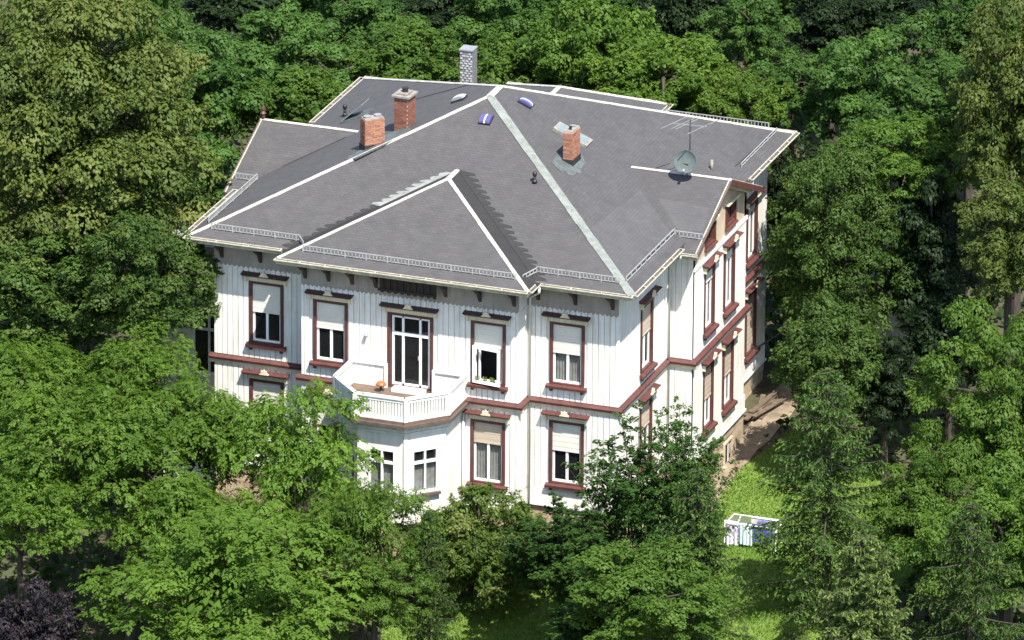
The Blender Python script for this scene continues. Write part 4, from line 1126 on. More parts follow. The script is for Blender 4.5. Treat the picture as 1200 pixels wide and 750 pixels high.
def ash(key, mat, seed, R=(3.6, 3.6, 2.6), pads=54, n=620, low=-0.55, gap=0.0, drop=7.0, size=0.125, rs=(0.6, 1.08)):
    """feathery tree: flat overlapping tiers of fine compound leaves on spreading limbs"""
    lv = Leaves(seed); r = lv.r; Ra = np.array(R); limbs = [([(0, 0, -drop-R[2]), (0.12, 0, -R[2]), (0, 0.1, 0.2*R[2])], 0.2, 0.08)]
    g = (1+5**0.5)/2; lob = unit(r, 6); lobw = r.uniform(0.08, 0.28, 6)
    for k in range(pads):
        z = 1-(k+0.5)/pads*(1-low); th = 2*math.pi*k/g + r.normal()*0.35; q = math.sqrt(max(0, 1-z*z))
        d = np.array([q*math.cos(th), q*math.sin(th), z])+r.normal(size=3)*0.14; d /= np.linalg.norm(d)
        if r.random() < gap: continue
        bul = 0.80+sum(w*max(0, float(d@l))**3 for w, l in zip(lobw, lob))
        c = d*Ra*r.uniform(0.66, 1.0)*bul; s_ = r.uniform(*rs); tn = 0.5+r.normal()*0.13
        out = np.array([d[0], d[1], 0.0]); out /= np.linalg.norm(out)+1e-6
        nl = int(n*s_*s_/9)+6
        off = unit(r, nl)*np.array([s_, s_, s_*0.52])*(r.random(nl)**0.42)[:, None]
        P = c+off; P[:, 2] -= 0.30*(off[:, 0]**2+off[:, 1]**2)/s_
        ax = off*np.array([1, 1, 0.0])/s_ + out*0.3 + unit(r, nl)*0.85; ax[:, 2] = ax[:, 2]*0.5-0.18
        ax /= np.linalg.norm(ax, axis=1, keepdims=True)
        for j in range(9):
            t = (j//2+0.6)/4.5; side = (1 if j % 2 else -1)*(0 if j == 8 else 1)
            B = np.cross(UP+unit(r, nl)*0.4, ax); B /= np.linalg.norm(B, axis=1, keepdims=True)+1e-9
            C = P+ax*(0.30*t-0.13)+B*side*0.05+unit(r, nl)*0.02; C[:, 2] -= 0.07*t*t
            N = np.cross(ax, B)*-1.0; N[N[:, 2] < 0] *= -1; N = N*0.7+unit(r, nl)*0.30+UP*0.3+off/s_*0.5
            T = B*side+ax*0.8+unit(r, nl)*0.4-UP*0.1
            L = size*np.clip(r.lognormal(-0.05, 0.32, nl), 0.4, 2.0); lv.add(C, N, T, L, L*0.55, np.clip(tn+r.normal(size=nl)*0.10, 0, 1))
        if k % 3 == 0: limbs.append((limb_to(r, (0, 0, -R[2]*r.uniform(0, 0.9)), c-np.array([0, 0, 0.1]), 0.1), 0.06, 0.012))
    for _ in range(pads//4):
        c = unit(r, 1)[0]*Ra*r.uniform(0.2, 0.6); lv.puff(c, (1.0, 1.0, 0.5), 260, size*1.5, 0.5, 0.2, 0.35, 0.8, -1)
    TREE_MESH[key] = (lv.mesh(key+'_crown', mat), wood(limbs, key+'_trunk'), Ra)
def spruce(key, mat, seed, H=9.0, Rb=2.8, whorl=0.34, per=7, hang=0.5):
    """conifer: tip at the origin, whorled boughs with hanging sprays of needles"""
    lv = Leaves(seed); r = lv.r; limbs = [([(0, 0, -H-2.5), (0.03, 0, -H*0.5), (0, 0, 0)], 0.2, 0.012)]
    z = 0.12; bough = 0
    while z < H*0.97:
        f = z/H; Lb = Rb*(f**0.60)*(1.08-0.25*f) + 0.12
        for k in range(per if f > 0.12 else 5):
            th = 2*math.pi*k/per+bough*0.9+r.normal()*0.22; L_ = Lb*r.uniform(0.55, 1.18); o = np.array([math.cos(th), math.sin(th), 0]); dn = 0.10+0.30*f
            P = lambda t: np.array([0, 0, -z])+o*L_*t+np.array([0, 0, -dn*L_*t+0.22*L_*t*t*t + 0.10*L_*math.sin(t*3)*0.3])
            limbs.append(([tuple(P(t)) for t in (0, 0.4, 0.75, 1)], 0.028, 0.006))
            side = np.array([-o[1], o[0], 0]); nt = max(4, int(L_/0.105))
            for j in range(nt):
                t = 0.12+0.9*(j+r.random())/nt; b = P(min(t, 1.0)); tw = (0.22+0.42*L_*0.33*(1.15-t))*r.uniform(0.7, 1.2)
                for sd in (-1, 1):
                    e = b+side*sd*tw*0.8+o*tw*0.45+np.array([0, 0, -hang*tw*r.uniform(0.4, 1.3)])
                    m_ = 9; tt = ((np.arange(m_)+0.7)/m_)[:, None]; C = b+(e-b)*tt+unit(r, m_)*0.025
                    ax = np.tile((e-b)/(np.linalg.norm(e-b)+1e-9), (m_, 1))
                    T = ax*0.8+unit(r, m_)*0.65; N = UP*0.5+unit(r, m_)*0.8
                    L = 0.145*(0.7+0.6*r.random(m_)); lv.add(C, N, T, L, L*0.30, np.clip(0.22+0.34*tt[:, 0]+0.16*t+r.normal(size=m_)*0.14, 0, 1))
        z += whorl*r.uniform(0.75, 1.2)*(0.7+0.5*f); bough += 1
    lv.sprig((0, 0, -0.5), (0, 0, 0.12), 40, 0.13, 0.3, 0.06, 0.6, 0.3)
    TREE_MESH[key] = (lv.mesh(key+'_crown', mat), wood(limbs, key+'_trunk'), np.array([Rb, Rb, H]))
def cypress(key, mat, seed, R=(2.5, 2.5, 4.0), tufts=210, n=210, drop=6.0):
    """dense dark conifer: many small upright flame shaped tufts"""
    lv = Leaves(seed); r = lv.r; Ra = np.array(R); g = (1+5**0.5)/2
    limbs = [([(0, 0, -drop-R[2]), (0.05, 0, -R[2]*0.5), (0, 0, R[2]*0.7)], 0.22, 0.04)]
    for k in range(tufts):
        z = 1-(k+0.5)/tufts*1.85; th = 2*math.pi*k/g+r.normal()*0.2; q = math.sqrt(max(0, 1-z*z))**0.75
        d = np.array([q*math.cos(th), q*math.sin(th), z]); bul = 0.82+0.16*math.sin(th*3+z*4)+0.08*r.normal()
        c = d*Ra*bul*np.array([1, 1, 1]); s_ = r.uniform(0.38, 0.62); tn = 0.48+r.normal()*0.15
        m_ = int(n*s_*s_*4); dd = unit(r, m_); rad = r.random(m_)**0.5
        C = c+dd*rad[:, None]*np.array([s_, s_, s_*1.15])+np.array([d[0], d[1], 0.4])*0.25*s_
        N = d*0.7+dd*0.4+UP*0.35+unit(r, m_)*0.45; T = UP*0.8+d*0.5+unit(r, m_)*0.5
        L = 0.135*(0.6+0.8*r.random(m_)); lv.add(C, N, T, L, L*0.42, np.clip(tn+r.normal(size=m_)*0.17, 0, 1))
        if k % 9 == 0: limbs.append((limb_to(r, (0, 0, c[2]*0.8-0.4), c*0.85, 0.05), 0.05, 0.012))
    for _ in range(26):
        c = unit(r, 1)[0]*Ra*r.uniform(0.1, 0.55); lv.puff(c, (1.1, 1.1, 1.1), 330, 0.2, 0.5, -0.3, 0.25, 0.3, -1)
    TREE_MESH[key] = (lv.mesh(key+'_crown', mat), wood(limbs, key+'_trunk'), Ra)
def loose(key, mat, seed, R=(2.4, 2.4, 2.3), shoots=26, drop=4.5, leaves=15):
    """thin upright tree: separate leafy shoots with the wall showing between"""
    lv = Leaves(seed); r = lv.r; Ra = np.array(R); limbs = [([(0, 0, -drop-R[2]), (0.1, 0, -R[2]*0.8), (0, 0, 0)], 0.10, 0.04)]
    for k in range(shoots):
        th = k*2.4+r.normal()*0.3; q = ((k+0.5)/shoots)**0.55; top = np.array([math.cos(th)*q, math.sin(th)*q, (1-q*q*0.9)*r.uniform(0.55, 1.08)])*Ra
        base = np.array([top[0]*0.25, top[1]*0.25, -R[2]*r.uniform(0.2, 0.9)])
        limbs.append((limb_to(r, base, top, 0.03), 0.03, 0.005)); tn = 0.46+r.normal()*0.18
        for t in np.linspace(0.15, 1.0, 12):
            c = base+(top-base)*t+r.normal(size=3)*0.12; s_ = r.uniform(0.28, 0.62)*(1.15-0.72*t)
            for _ in range(3):
                e = unit(r, 1)[0]; e[2] = abs(e[2])*0.35-0.08; lv.sprig(c, c+e*s_*1.7, int(leaves*1.5), 0.108, 0.55, 0.08, tn, 0.8)
    for _ in range(12):
        c = unit(r, 1)[0]*Ra*np.array([0.55, 0.55, 0.35])-np.array([0, 0, R[2]*0.5]); lv.puff(c, (0.7, 0.7, 0.45), 260, 0.15, 0.55, 0.3, 0.4, 0.6, -1)
    TREE_MESH[key] = (lv.mesh(key+'_crown', mat), wood(limbs, key+'_trunk'), Ra)

broad('lime0', 'leaf_lime', 11, (4.4, 4.4, 5.4), 210, (0.50, 0.95), 700, 0.125, 0.72, 0.85, 0.22, 0.45, 4)
broad('lime1', 'leaf_linden', 12, (2.4, 2.4, 3.2), 100, (0.38, 0.72), 850, 0.118, 0.72, 0.85, 0.25, 0.45, 5)
for i in range(3):
    broad('maple%d' % i, 'leaf_maple', 21+i, (2.9, 2.9, 3.3), 92, (0.34, 0.80), 760, 0.150, 0.80, 0.80, 0.22, 0.36, 4, -0.75, 0.28, 0.35, (0.55, 1.08))
broad('fresh0', 'leaf_fresh', 31, (2.8, 2.8, 2.8), 120, (0.32, 0.66), 1150, 0.108, 0.62, 0.62, 0.25, 0.55, 4, -0.6, 0.05, 0.35, (0.58, 1.04))
broad('fresh1', 'leaf_fresh', 32, (2.2, 2.2, 2.3), 95, (0.28, 0.58), 1150, 0.104, 0.62, 0.62, 0.25, 0.55, 5, -0.6, 0.05, 0.35, (0.58, 1.04))
broad('shrub0', 'leaf_shrub', 41, (2.2, 2.2, 1.5), 85, (0.24, 0.55), 1000, 0.115, 0.62, 1.1, 0.3, 0.4, 7, drop=5.0, shell=(0.55, 1.15), gap=0.12)
broad('shrub1', 'leaf_fresh', 42, (1.8, 1.8, 1.5), 60, (0.32, 0.60), 820, 0.130, 0.7, 1.0, 0.3, 0.4, 6, drop=5.0, shell=(0.55, 1.15), gap=0.15)
ash('ash0', 'leaf_ash', 51); ash('ash1', 'leaf_ash', 52, (3.4, 3.4, 2.6), 50, 600)
ash('ash_thin', 'leaf_ash', 53, (2.2, 2.2, 2.5), 44, 420, -0.7, 0.12, 5.0, 0.12, (0.35, 0.8))
broad('yew0', 'leaf_yew', 61, (2.5, 2.5, 4.0), 190, (0.34, 0.66), 1000, 0.105, 0.5, 0.95, 0.18, 0.35, 3, -0.85, 0.0, -0.2, (0.72, 1.0))
broad('yew1', 'leaf_yew', 62, (1.8, 1.8, 1.9), 95, (0.30, 0.55), 1050, 0.105, 0.5, 0.95, 0.2, 0.35, 4, -0.8, 0.0, -0.2, (0.7, 1.0))
broad('shade0', 'leaf_shade', 63, (2.6, 2.6, 3.4), 80, (0.4, 0.8), 560, 0.17, 0.6, 0.7, 0.4, 0.5, 3, -0.8, 0.0, 0.4, (0.55, 1.05))  # fills the dark hollows, shade painted into its leaves
spruce('spruce0', 'leaf_spruce', 71, 9.2, 3.1, 0.50, 6, 0.95); spruce('spruce1', 'leaf_spruce', 72, 8.8, 2.6, 0.42, 6, 0.75); spruce('spruce_young', 'leaf_spruce_young', 73, 7.0, 2.4, 0.30, 7, 0.35)
loose('loose0', 'leaf_dark', 81); loose('loose1', 'leaf_dark', 82, (1.6, 1.6, 2.3), 20); loose('loose2', 'leaf_dark', 83, (2.3, 2.3, 2.0), 34, 4.5, 22)
broad('dbush', 'leaf_bronze', 91, (2.2, 2.2, 1.9), 110, (0.28, 0.52), 1050, 0.105, 0.6, 0.8, 0.25, 0.45, 6, drop=2.0)
broad('purple0', 'leaf_purple', 95, (2.1, 2.1, 1.8), 70, (0.26, 0.52), 800, 0.13, 0.6, 0.85, 0.25, 0.45, 6, drop=4.0, shell=(0.6, 1.05))
print('LEAF TRIS', sum(2*len(m[0].polygons) for m in TREE_MESH.values()))
KINDS = {'lime': (['lime0', 'lime1'], 'linden_tree', 'tree'), 'ash': (['ash0', 'ash1'], 'ash_tree', 'tree'), 'maple': (['maple0', 'maple1', 'maple2'], 'maple_tree', 'tree'),
         'mapleb': (['fresh0', 'fresh1'], 'leafy_tree', 'tree'), 'bush': (['shrub1'], 'leafy_shrub', 'shrub'), 'bushy': (['shrub0'], 'leafy_shrub', 'shrub'),
         'yew': (['yew0', 'yew1'], 'cypress_tree', 'tree'), 'spruce': (['spruce0', 'spruce1'], 'spruce_tree', 'tree'), 'spruceb': (['spruce_young'], 'spruce_tree', 'tree'),
         'shade': (['shade0'], 'shade_dark_tree', 'tree'), 'dense': (['loose2'], 'leafy_shrub', 'shrub'), 'loose': (['loose0', 'loose1'], 'slender_tree', 'tree'), 'dbush': (['dbush'], 'round_shrub', 'shrub'), 'purple': (['purple0'], 'purple_shrub', 'shrub'), 'thin': (['ash_thin'], 'ash_tree', 'tree')}
TREES = [
 ('lime', -21.8, 3.5, 1.49, 4.86, 5.97, 'huge olive green linden tree with yellowish bracts filling the upper left corner', 'linden trees beside the left corner'),
 ('lime', -17.0, -0.5, -1.77, 1.89, 2.39, 'smaller olive linden reaching over the left corner of the white house', 'linden trees beside the left corner'),
 ('lime', -21.5, 0.5, -3.04, 2.57, 2.39, 'low olive linden below the huge linden at the left edge', 'linden trees beside the left corner'),
 ('ash', -19.97, -4, -4.62, 3.0, 2.24, 'feathery bright green ash at the left edge under the lindens', 'leafy trees in front of the house on the left'),
 ('ash', -16.48, -3, -3.73, 2.0, 1.43, 'small feathery green ash just below the recessed left window', 'leafy trees in front of the house on the left'),
 ('ash', -14.94, -8, -4.9, 4.0, 2.84, 'broad feathery ash with spreading tiers in the left foreground', 'leafy trees in front of the house on the left'),
 ('ash', -9.8, -6.5, -5.13, 2.8, 2.93, 'feathery green ash covering the lower left window and reaching the balcony', 'leafy trees in front of the house on the left'),
 ('ash', -17.55, -11, -6.13, 2.43, 1.85, 'feathery ash at the left edge above the purple shrub', 'leafy trees in front of the house on the left'),
 ('ash', -8.88, -13, -6.84, 4.71, 2.84, 'wide yellow green ash crown at the bottom edge left of the bay window', 'leafy trees in front of the house on the left'),
 ('ash', -6.02, -9.5, -5.65, 2.06, 2.24, 'thin open ash with visible trunk in front of the stone bay base', 'leafy trees in front of the house on the left'),
 ('purple', -15.47, -15, -8.78, 1.49, 1.37, 'dark purple leaved shrub in the bottom left corner', 'leafy trees in front of the house on the left'),
 ('maple', -22.45, 18, -1.74, 2.39, 2.54, 'dense mid green maple between the linden and the left roof gable', 'trees on the wooded slope behind the house'),
 ('maple', -21.62, 13, -3.64, 2.29, 2.54, 'mid green maple beside the left eave of the grey roof', 'trees on the wooded slope behind the house'),
 ('maple', -21.67, 24, -2.34, 2.14, 2.09, 'bright maple above the left gable finial', 'trees on the wooded slope behind the house'),
 ('bush', -19.25, 19, -1.93, 1.77, 0.96, 'leafy shrub touching the rear left roof corner', 'trees on the wooded slope behind the house'),
 ('shade', -26.69, 33, -3.76, 2.29, 1.49, 'tree with shade-painted leaves at the top edge next to the huge linden', 'trees on the wooded slope behind the house'),
 ('maple', -20.21, 28, -2.32, 2.01, 1.85, 'maple with pale leaf clusters above the rear left roof corner', 'trees on the wooded slope behind the house'),
 ('shade', -19.44, 34, -3.69, 1.71, 1.64, 'tree with shade-painted leaves at the top edge left of the slate chimney', 'trees on the wooded slope behind the house'),
 ('bush', -16.15, 22, -1.04, 1.86, 1.01, 'low shrubs just left of the slate clad chimney', 'sunlit shrubs behind the roof'),
 ('maple', -16.2, 32, -2.7, 1.89, 1.85, 'tall maple above and right of the slate clad chimney', 'trees on the wooded slope behind the house'),
 ('bush', -12.45, 23, -1.1, 1.49, 0.96, 'leafy shrub behind the roof peak', 'sunlit shrubs behind the roof'),
 ('bush', -9.63, 23, -0.23, 1.77, 1.73, 'upright light green shrub behind the rear roof projection', 'sunlit shrubs behind the roof'),
 ('maple', -15.69, 40, -4.16, 1.76, 1.19, 'maple top at the upper edge left of the dark hollow', 'trees on the wooded slope behind the house'),
 ('bushy', -6.34, 21.5, -0.48, 2.51, 1.31, 'brightest yellow green shrub right behind the right half of the roof', 'sunlit shrubs behind the roof'),
 ('bushy', -3.38, 20.5, -0.63, 1.57, 0.96, 'yellow green shrub ending at the rear right roof corner', 'sunlit shrubs behind the roof'),
 ('shade', -14.62, 42, -5.36, 1.49, 1.85, 'tree with shade-painted leaves at the left side of the dark hollow on the top edge', 'trees on the wooded slope behind the house'),
 ('shade', -11.96, 40, -4.72, 1.71, 2.09, 'tree with shade-painted leaves in the middle of the dark hollow above the bright shrubs', 'trees on the wooded slope behind the house'),
 ('shade', -11.96, 46, -6.06, 1.43, 1.79, 'tree with shade-painted leaves at the right side of the dark hollow on the top edge', 'trees on the wooded slope behind the house'),
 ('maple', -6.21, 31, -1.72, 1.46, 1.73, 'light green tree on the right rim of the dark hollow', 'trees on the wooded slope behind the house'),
 ('shade', -4.8, 36, -2.85, 1.71, 1.79, 'tree with shade-painted leaves at the top edge right of the light green tree', 'trees on the wooded slope behind the house'),
 ('shade', -2.65, 38, -2.91, 2.0, 1.55, 'tree with shade-painted leaves at the upper edge near the right corner', 'trees on the wooded slope behind the house'),
 ('maple', 0.54, 23, -0.33, 1.89, 2.15, 'rounded bright maple above the dark feathery cypress', 'trees on the right of the house'),
 ('maple', 4.34, 20, 0.05, 2.64, 2.54, 'broad mid green maple left of the yellowish linden', 'trees on the right of the house'),
 ('maple', -2.32, 24, -1.02, 1.51, 1.49, 'shaded green tree behind the rear right roof corner', 'trees on the wooded slope behind the house'),
 ('lime', 8.79, 15, 2.31, 2.0, 3.88, 'yellowish linden at the upper right edge', 'trees on the right of the house'),
 ('lime', 9.81, 11, -0.84, 1.57, 2.39, 'yellow green linden branch tree at the right edge beside the dark hollow', 'trees on the right of the house'),
 ('shade', 5.22, 16, -3.52, 1.77, 3.13, 'tall tree with shade-painted leaves between the cypress and the right edge', 'trees on the right of the house'),
 ('shade', 7.45, 12, -4.95, 1.71, 2.09, 'lower tree with shade-painted leaves in the hollow right of the cypress', 'trees on the right of the house'),
 ('shade', 5.81, 10, -6.17, 1.29, 1.79, 'small tree with shade-painted leaves under the right side of the cypress', 'trees on the right of the house'),
 ('yew', 2.24, 15, -3.25, 2.29, 4.03, 'tall dark green cypress with rounded top right beside the house', 'trees on the right of the house'),
 ('yew', 4.03, 9, -5.11, 1.77, 1.97, 'smaller dark cypress below the tall one near the path', 'trees on the right of the house'),
 ('mapleb', 12.46, 3, -4.06, 2.63, 3.73, 'large fresh green maple at the right edge', 'trees on the right of the house'),
 ('mapleb', 14.28, -3, -5.8, 2.43, 2.99, 'shaded maple in the lower right corner', 'trees on the right of the house'),
 ('mapleb', 10.55, 0, -6.64, 1.89, 2.69, 'slim green maple between the big spruce and the right edge', 'trees on the right of the house'),
 ('spruce', 7.26, -1, -1.25, 3.37, 9.05, 'big dark spruce with hanging branches right of the lawn', 'conifers in the front garden'),
 ('spruce', 4.75, -7, -2.88, 2.51, 8.52, 'dark spruce in front of the right house corner', 'conifers in the front garden'),
 ('spruceb', 11.5, -10, -3.08, 2.57, 8.98, 'young light green spruce at the bottom edge right of the lawn', 'conifers in the front garden'),
 ('spruce', 14.45, -8, -2.38, 3.0, 9.24, 'dark spruce at the bottom right edge', 'conifers in the front garden'),
 ('spruce', -3.58, -9.8, -4.52, 1.31, 7.5, 'slender dark spruce left of the round shrub', 'conifers in the front garden'),
 ('loose', 1.05, -2.5, -5.92, 2.4, 2.75, 'open dark leaved tree in front of the lower right front window', 'shrubs and small trees under the front windows'),
 ('loose', 2.35, -1.5, -5.5, 1.77, 2.63, 'upright thin dark tree with bare top shoots at the house corner', 'shrubs and small trees under the front windows'),
 ('dbush', -4.35, -3, -8.97, 2.29, 1.97, 'dense round dark shrub below the ground floor window', 'shrubs and small trees under the front windows'),
 ('dense', -0.41, -6, -7.09, 2.17, 1.73, 'dark leafy shrub right of the round shrub', 'shrubs and small trees under the front windows'),
 ('mapleb', 4.32, -11, -6.13, 2.51, 1.97, 'fresh green young maple at the bottom edge centre', 'shrubs and small trees under the front windows'),
 ('dense', 2.16, -9, -8.22, 2.06, 1.34, 'dark shrub at the bottom edge next to the patch of lawn', 'shrubs and small trees under the front windows'),
 ('ash', -13.18, -5.5, -4.66, 1.77, 1.85, 'feathery ash filling the gap below the recessed left window', 'leafy trees in front of the house on the left'),
 ('ash', -12.17, -10, -6.34, 2.29, 1.97, 'feathery ash in the middle of the left tree group', 'leafy trees in front of the house on the left'),
 ('mapleb', -5.01, -11, -7.35, 1.49, 1.49, 'fresh green young tree left of the slender spruce', 'shrubs and small trees under the front windows'),
 ('maple', -26.68, 22, -0.67, 1.76, 2.39, 'maple behind the right shoulder of the huge linden', 'trees on the wooded slope behind the house'),
 ('maple', -25.79, 40, -5.41, 2.26, 2.09, 'tall maple at the top edge above the left gable', 'trees on the wooded slope behind the house'),
 ('maple', -18.82, 44, -5.33, 2.26, 2.09, 'tall maple crown on the top edge above the slate chimney', 'trees on the wooded slope behind the house'),
 ('maple', -9.27, 44, -4.33, 2.26, 2.09, 'tall maple crown on the top edge above the light green tree', 'trees on the wooded slope behind the house'),
 ('maple', 2.45, 30, -0.47, 2.26, 2.39, 'tall maple in the upper right corner', 'trees on the wooded slope behind the house'),
 ('mapleb', 4.12, 17, -0.38, 2.0, 1.64, 'fresh green tree between the rounded maple and the cypress', 'trees on the right of the house'),
 ('shade', -0.95, 20, -3.66, 1.2, 2.09, 'tree with shade-painted leaves squeezed between the rear right roof corner and the cypress', 'trees on the right of the house'),
 ('mapleb', 0.5, 17.5, -6.12, 1.29, 1.49, 'leafy young tree behind the cypress at the rear house corner', 'trees on the right of the house'),
]

count = {}
for kind, x, y, z, rx, rz_, label, group in TREES:
    keys, nm, cat = KINDS[kind]; i = count.get(kind, 0); count[kind] = i+1
    if kind == 'lime': key = 'lime0' if rz_ > 4.5 else 'lime1'
    elif kind == 'yew': key = 'yew0' if rz_ > 3 else 'yew1'
    elif kind == 'loose': key = 'loose1' if rx < 1.7 else 'loose0'
    elif kind == 'ash' and rx < 2.3 and rz_ > 2.4: key = 'ash_thin'
    else: key = keys[i % len(keys)]
    crown_me, trunk_me, Ra = TREE_MESH[key]; gz = ground_z(x, y)
    t = empty(nm, (x, y, gz), label, cat, group)
    rot = (i*2.399+0.7) % 6.283
    if kind == 'lime': rot = (0.4, 2.6, 4.4, 1.2, 3.3)[i % 5]
    sx, sz = rx/float(Ra[0]), rz_/float(Ra[2])
    for part, me in (('trunk', trunk_me), ('crown', crown_me)):
        o = bpy.data.objects.new(part, me); COL.objects.link(o); o.parent = t
        if kind == 'lime' and x > 0 and part == 'crown': o.material_slots[0].link = 'OBJECT'; o.material_slots[0].material = MAT['leaf_lime']
        o.location = (0, 0, z-gz); o.rotation_euler = (0, 0, rot); o.scale = (sx, sx, sz)
# grass blades on the lawn, ground cover under the trees
def inside(poly, X, Y):
    c = np.zeros(len(X), bool); n = len(poly)
    for i in range(n):
        x0, y0 = poly[i]; x1, y1 = poly[(i+1) % n]
        k = ((y0 > Y) != (y1 > Y)) & (X < (x1-x0)*(Y-y0)/(y1-y0+1e-12)+x0); c ^= k
    return c
gzv = np.vectorize(ground_z)
def cover(name, mat, poly, n, size, h, seed, hump=0.0, aspect=0.25, label=None, cat=None, upright=1.0, avoid=None):
    r = np.random.default_rng(seed); px = [p[0] for p in poly]; py = [p[1] for p in poly]
    X = r.uniform(min(px), max(px), n*2); Y = r.uniform(min(py), max(py), n*2); k = inside(poly, X, Y)
    for a in (avoid or []): k &= ~inside(a, X, Y)
    X, Y = X[k][:n], Y[k][:n]; n = len(X)
    hm = hump*(0.5+0.5*np.sin(X*1.1+np.sin(Y*0.9)*1.5)*np.cos(Y*1.2+X*0.3))*r.random(n)
    C = np.stack([X, Y, gzv(X, Y)+h*0.4+hm+0.01], 1); T = UP*upright+unit(r, n)*0.7; N = unit(r, n)+np.array([0.1, -0.2, 0.6])
    L = size*(0.6+0.8*r.random(n)); tone = np.clip(0.5+0.22*np.sin(X*1.7)*np.cos(Y*1.3)+r.normal(size=n)*0.18, 0, 1)
    o = bpy.data.objects.new(name, leaf_mesh(name, mat, C, N, T, L, L*aspect, tone)); COL.objects.link(o)
    o['kind'] = 'stuff'; o['label'] = label; o['category'] = cat
    return o
cover('grass', 'leaf_grass', LAWN, 70000, 0.11, 0.10, 5, 0.03, 0.2, 'short sunlit green grass of the lawn beside the villa', 'grass')
HOUSE = [(-18.3, 2.8), (-15.4, 0.7), (-12, 0.7), (-12, -0.2), (-9.9, -2.9), (-6, -2.9), (-3.9, -0.2), (-3.8, 0.7), (-0.6, 0.7), (-0.6, 5.8), (0.3, 5.8), (0.3, 17), (-18.3, 17)]
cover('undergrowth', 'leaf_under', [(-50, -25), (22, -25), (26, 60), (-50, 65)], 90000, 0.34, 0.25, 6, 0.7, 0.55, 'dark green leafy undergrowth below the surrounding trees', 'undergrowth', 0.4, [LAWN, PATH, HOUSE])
# ------------------------------------------------------------------ drying rack, laundry, flower pots, boards, garden wall
RX, RY, RZ = 2.95, 4.5, ground_z(2.7, 4.5)
rack = empty('drying_rack', (RX, RY, RZ), 'white folding drying rack with laundry standing on the lawn', 'drying rack')
for s_ in (-1, 1):
    o = MB(); o.bar((RX+0.85*s_, RY-0.35, RZ), (RX+0.62*s_, RY+0.35, RZ+0.92), 0.035); o.bar((RX+0.85*s_, RY+0.40, RZ), (RX+0.62*s_, RY-0.32, RZ+0.85), 0.035); o.build('leg', 'sash_white', rack)
o = MB()
for y in (-0.40, 0.40): o.bar((RX-0.9, RY+y, RZ+0.88), (RX+0.9, RY+y, RZ+0.88), 0.025)
for x in (-0.9, 0.9): o.bar((RX+x, RY-0.40, RZ+0.88), (RX+x, RY+0.40, RZ+0.88), 0.025)
o.build('top_frame', 'sash_white', rack)
for k in range(7):
    o = MB(); y = -0.3+k*0.1; o.bar((RX-0.88, RY+y, RZ+0.88), (RX+0.88, RY+y, RZ+0.88), 0.014); o.build('rod', 'alu', rack)
def hang(name, mat, x0, x1, y, front, back, label, wave=0.035):
    """cloth folded over the rack, thin but solid, with soft folds"""
    m = MB(); n = 12; prof = [(-0.05, -front), (-0.055, -front*0.5), (-0.045, -0.04), (0, 0.012), (0.05, -0.04), (0.06, -back*0.6), (0.055, -back)]
    P = []
    for i in range(n+1):
        x = x0+(x1-x0)*i/n; w_ = wave*(math.sin(i*1.9+x0*7)+0.6*math.sin(i*0.8+front*9))
        P.append([V((RX+x, RY+y+a+w_*(1 if a < 0 else -1)*min(1, abs(z)*2), RZ+0.90+z)) for a, z in prof])
    for i in range(n):
        for j in range(len(prof)-1): m.face([P[i][j], P[i+1][j], P[i+1][j+1], P[i][j+1]])
    o = m.build(name, mat); mo = o.modifiers.new('thick', 'SOLIDIFY'); mo.thickness = 0.012
    return tag(o, label, 'laundry')
hang('towel', 'cloth_blue', 0.05, 0.72, -0.32, 0.62, 0.3, 'plain blue towel hanging on the front of the white rack')
hang('towel', 'cloth_blue', 0.05, 0.70, 0.08, 0.3, 0.3, 'small blue cloth over the middle rods of the white rack')
hang('sheet', 'sash_white', -0.25, 0.66, 0.36, 0.35, 0.5, 'white cloth along the rear edge of the drying rack')
hang('sheet', 'cloth_teal', -0.42, 0.02, -0.36, 0.75, 0.4, 'pale turquoise cloth hanging left of the blue towel')
hang('sheet', 'cloth_pattern', -1.0, -0.50, -0.30, 0.84, 0.6, 'violet and white patterned sheet at the left end of the rack', 0.05)
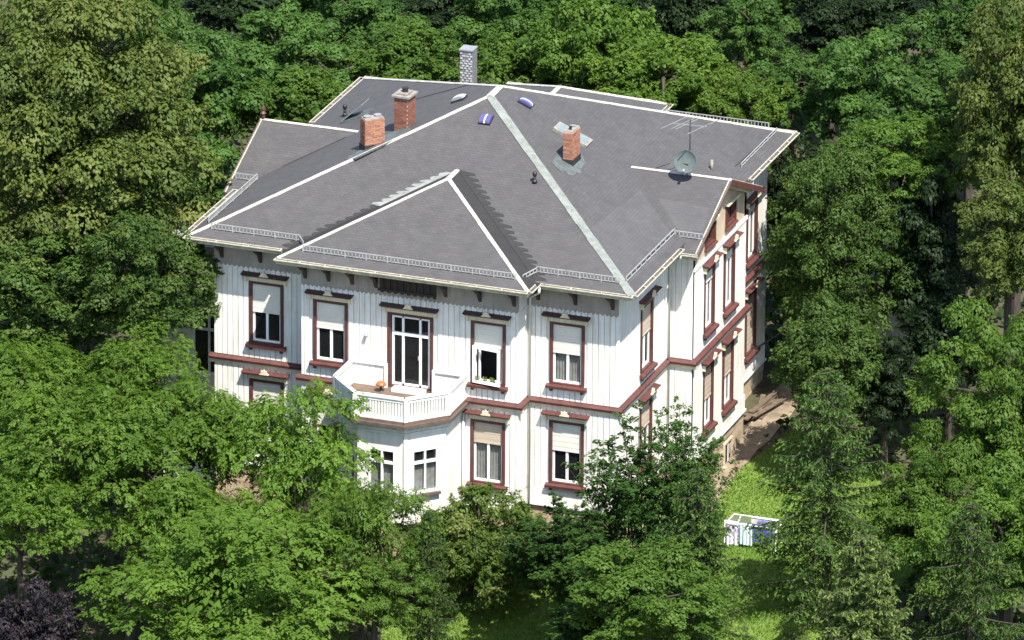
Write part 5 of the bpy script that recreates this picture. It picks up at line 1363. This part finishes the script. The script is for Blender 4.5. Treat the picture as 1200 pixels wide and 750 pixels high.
for k, (a, hgt) in enumerate(((-5.45, 0.14), (-5.18, 0.12), (-4.92, 0.15))):
    base = V((a, MID_Y-0.10, H0+0.02)); lab = ['small potted plant left on the sill of the open window', 'small potted plant in the middle of the open window sill', 'small potted plant right on the sill of the open window'][k]
    pt = empty('potted_plant', base, lab, 'potted plant', 'pots on the open window sill')
    o = MB(); o.lathe(base, [(0.05, 0), (0.07, 0.10), (0.075, 0.115)], 10); o.build('pot', 'terracotta', pt)
    lv = Leaves(200+k); lv.puff((0, 0, 0.19), (0.10, 0.10, 0.09), 60, 0.06, 0.5, 0.2, 0.7, 0.5, -0.8)
    o = bpy.data.objects.new('foliage', lv.mesh('foliage', ['leaf_shrub', 'leaf_lime', 'leaf_shrub'][k])); COL.objects.link(o); o.parent = pt
# old boards stacked beside the rear house corner
rb = random.Random(5); bz = ground_z(0.2, 13.8)
bp = empty('board_pile', (0.25, 14.0, bz), 'untidy stack of old wooden boards beside the rear right house corner', 'board pile')
for k in range(8):
    a = rb.uniform(-0.3, 0.3); c = V((0.15+rb.uniform(-0.2, 0.3), 13.7+rb.uniform(-0.4, 0.4), bz+0.05+0.055*(k//2)))
    d = V((math.sin(a), math.cos(a), rb.uniform(-0.02, 0.06))); o = MB(); o.axbox(c, d*rb.uniform(0.7, 1.1), V((d.y, -d.x, 0))*0.09, V((0, 0, 0.022))); o.build('board', 'old_boards', bp)
gw = empty('garden_wall', (1.6, 19.2, ground_z(1.6, 19.2)), 'grey rendered garden wall behind the rear right house corner', 'wall')
g0 = ground_z(1.6, 19.2); o = MB(); o.box(-0.6, 3.6, 19.0, 19.4, g0-0.4, g0+3.0); o.build('wall_body', 'grey_wall', gw)
o = MB(); o.box(-0.7, 3.7, 18.93, 19.47, g0+3.002, g0+3.1); o.build('coping', 'cap_concrete', gw)
rl = empty('handrail', (0.3, 16.6, ground_z(0.3, 16.6)), 'dark metal handrail post beside the rear corner of the villa', 'handrail')
g1 = ground_z(0.3, 16.6); o = MB(); o.tube([(0.35, 16.5, g1-0.3), (0.35, 16.5, g1+2.1)], 0.05, 8); o.build('post', 'brown_pipe', rl)
o = MB(); o.tube([(-0.72, 15.0, g1+1.5), (0.35, 16.5, g1+2.1), (0.9, 16.6, g1+2.12)], 0.035, 8); o.build('rail', 'brown_pipe', rl)
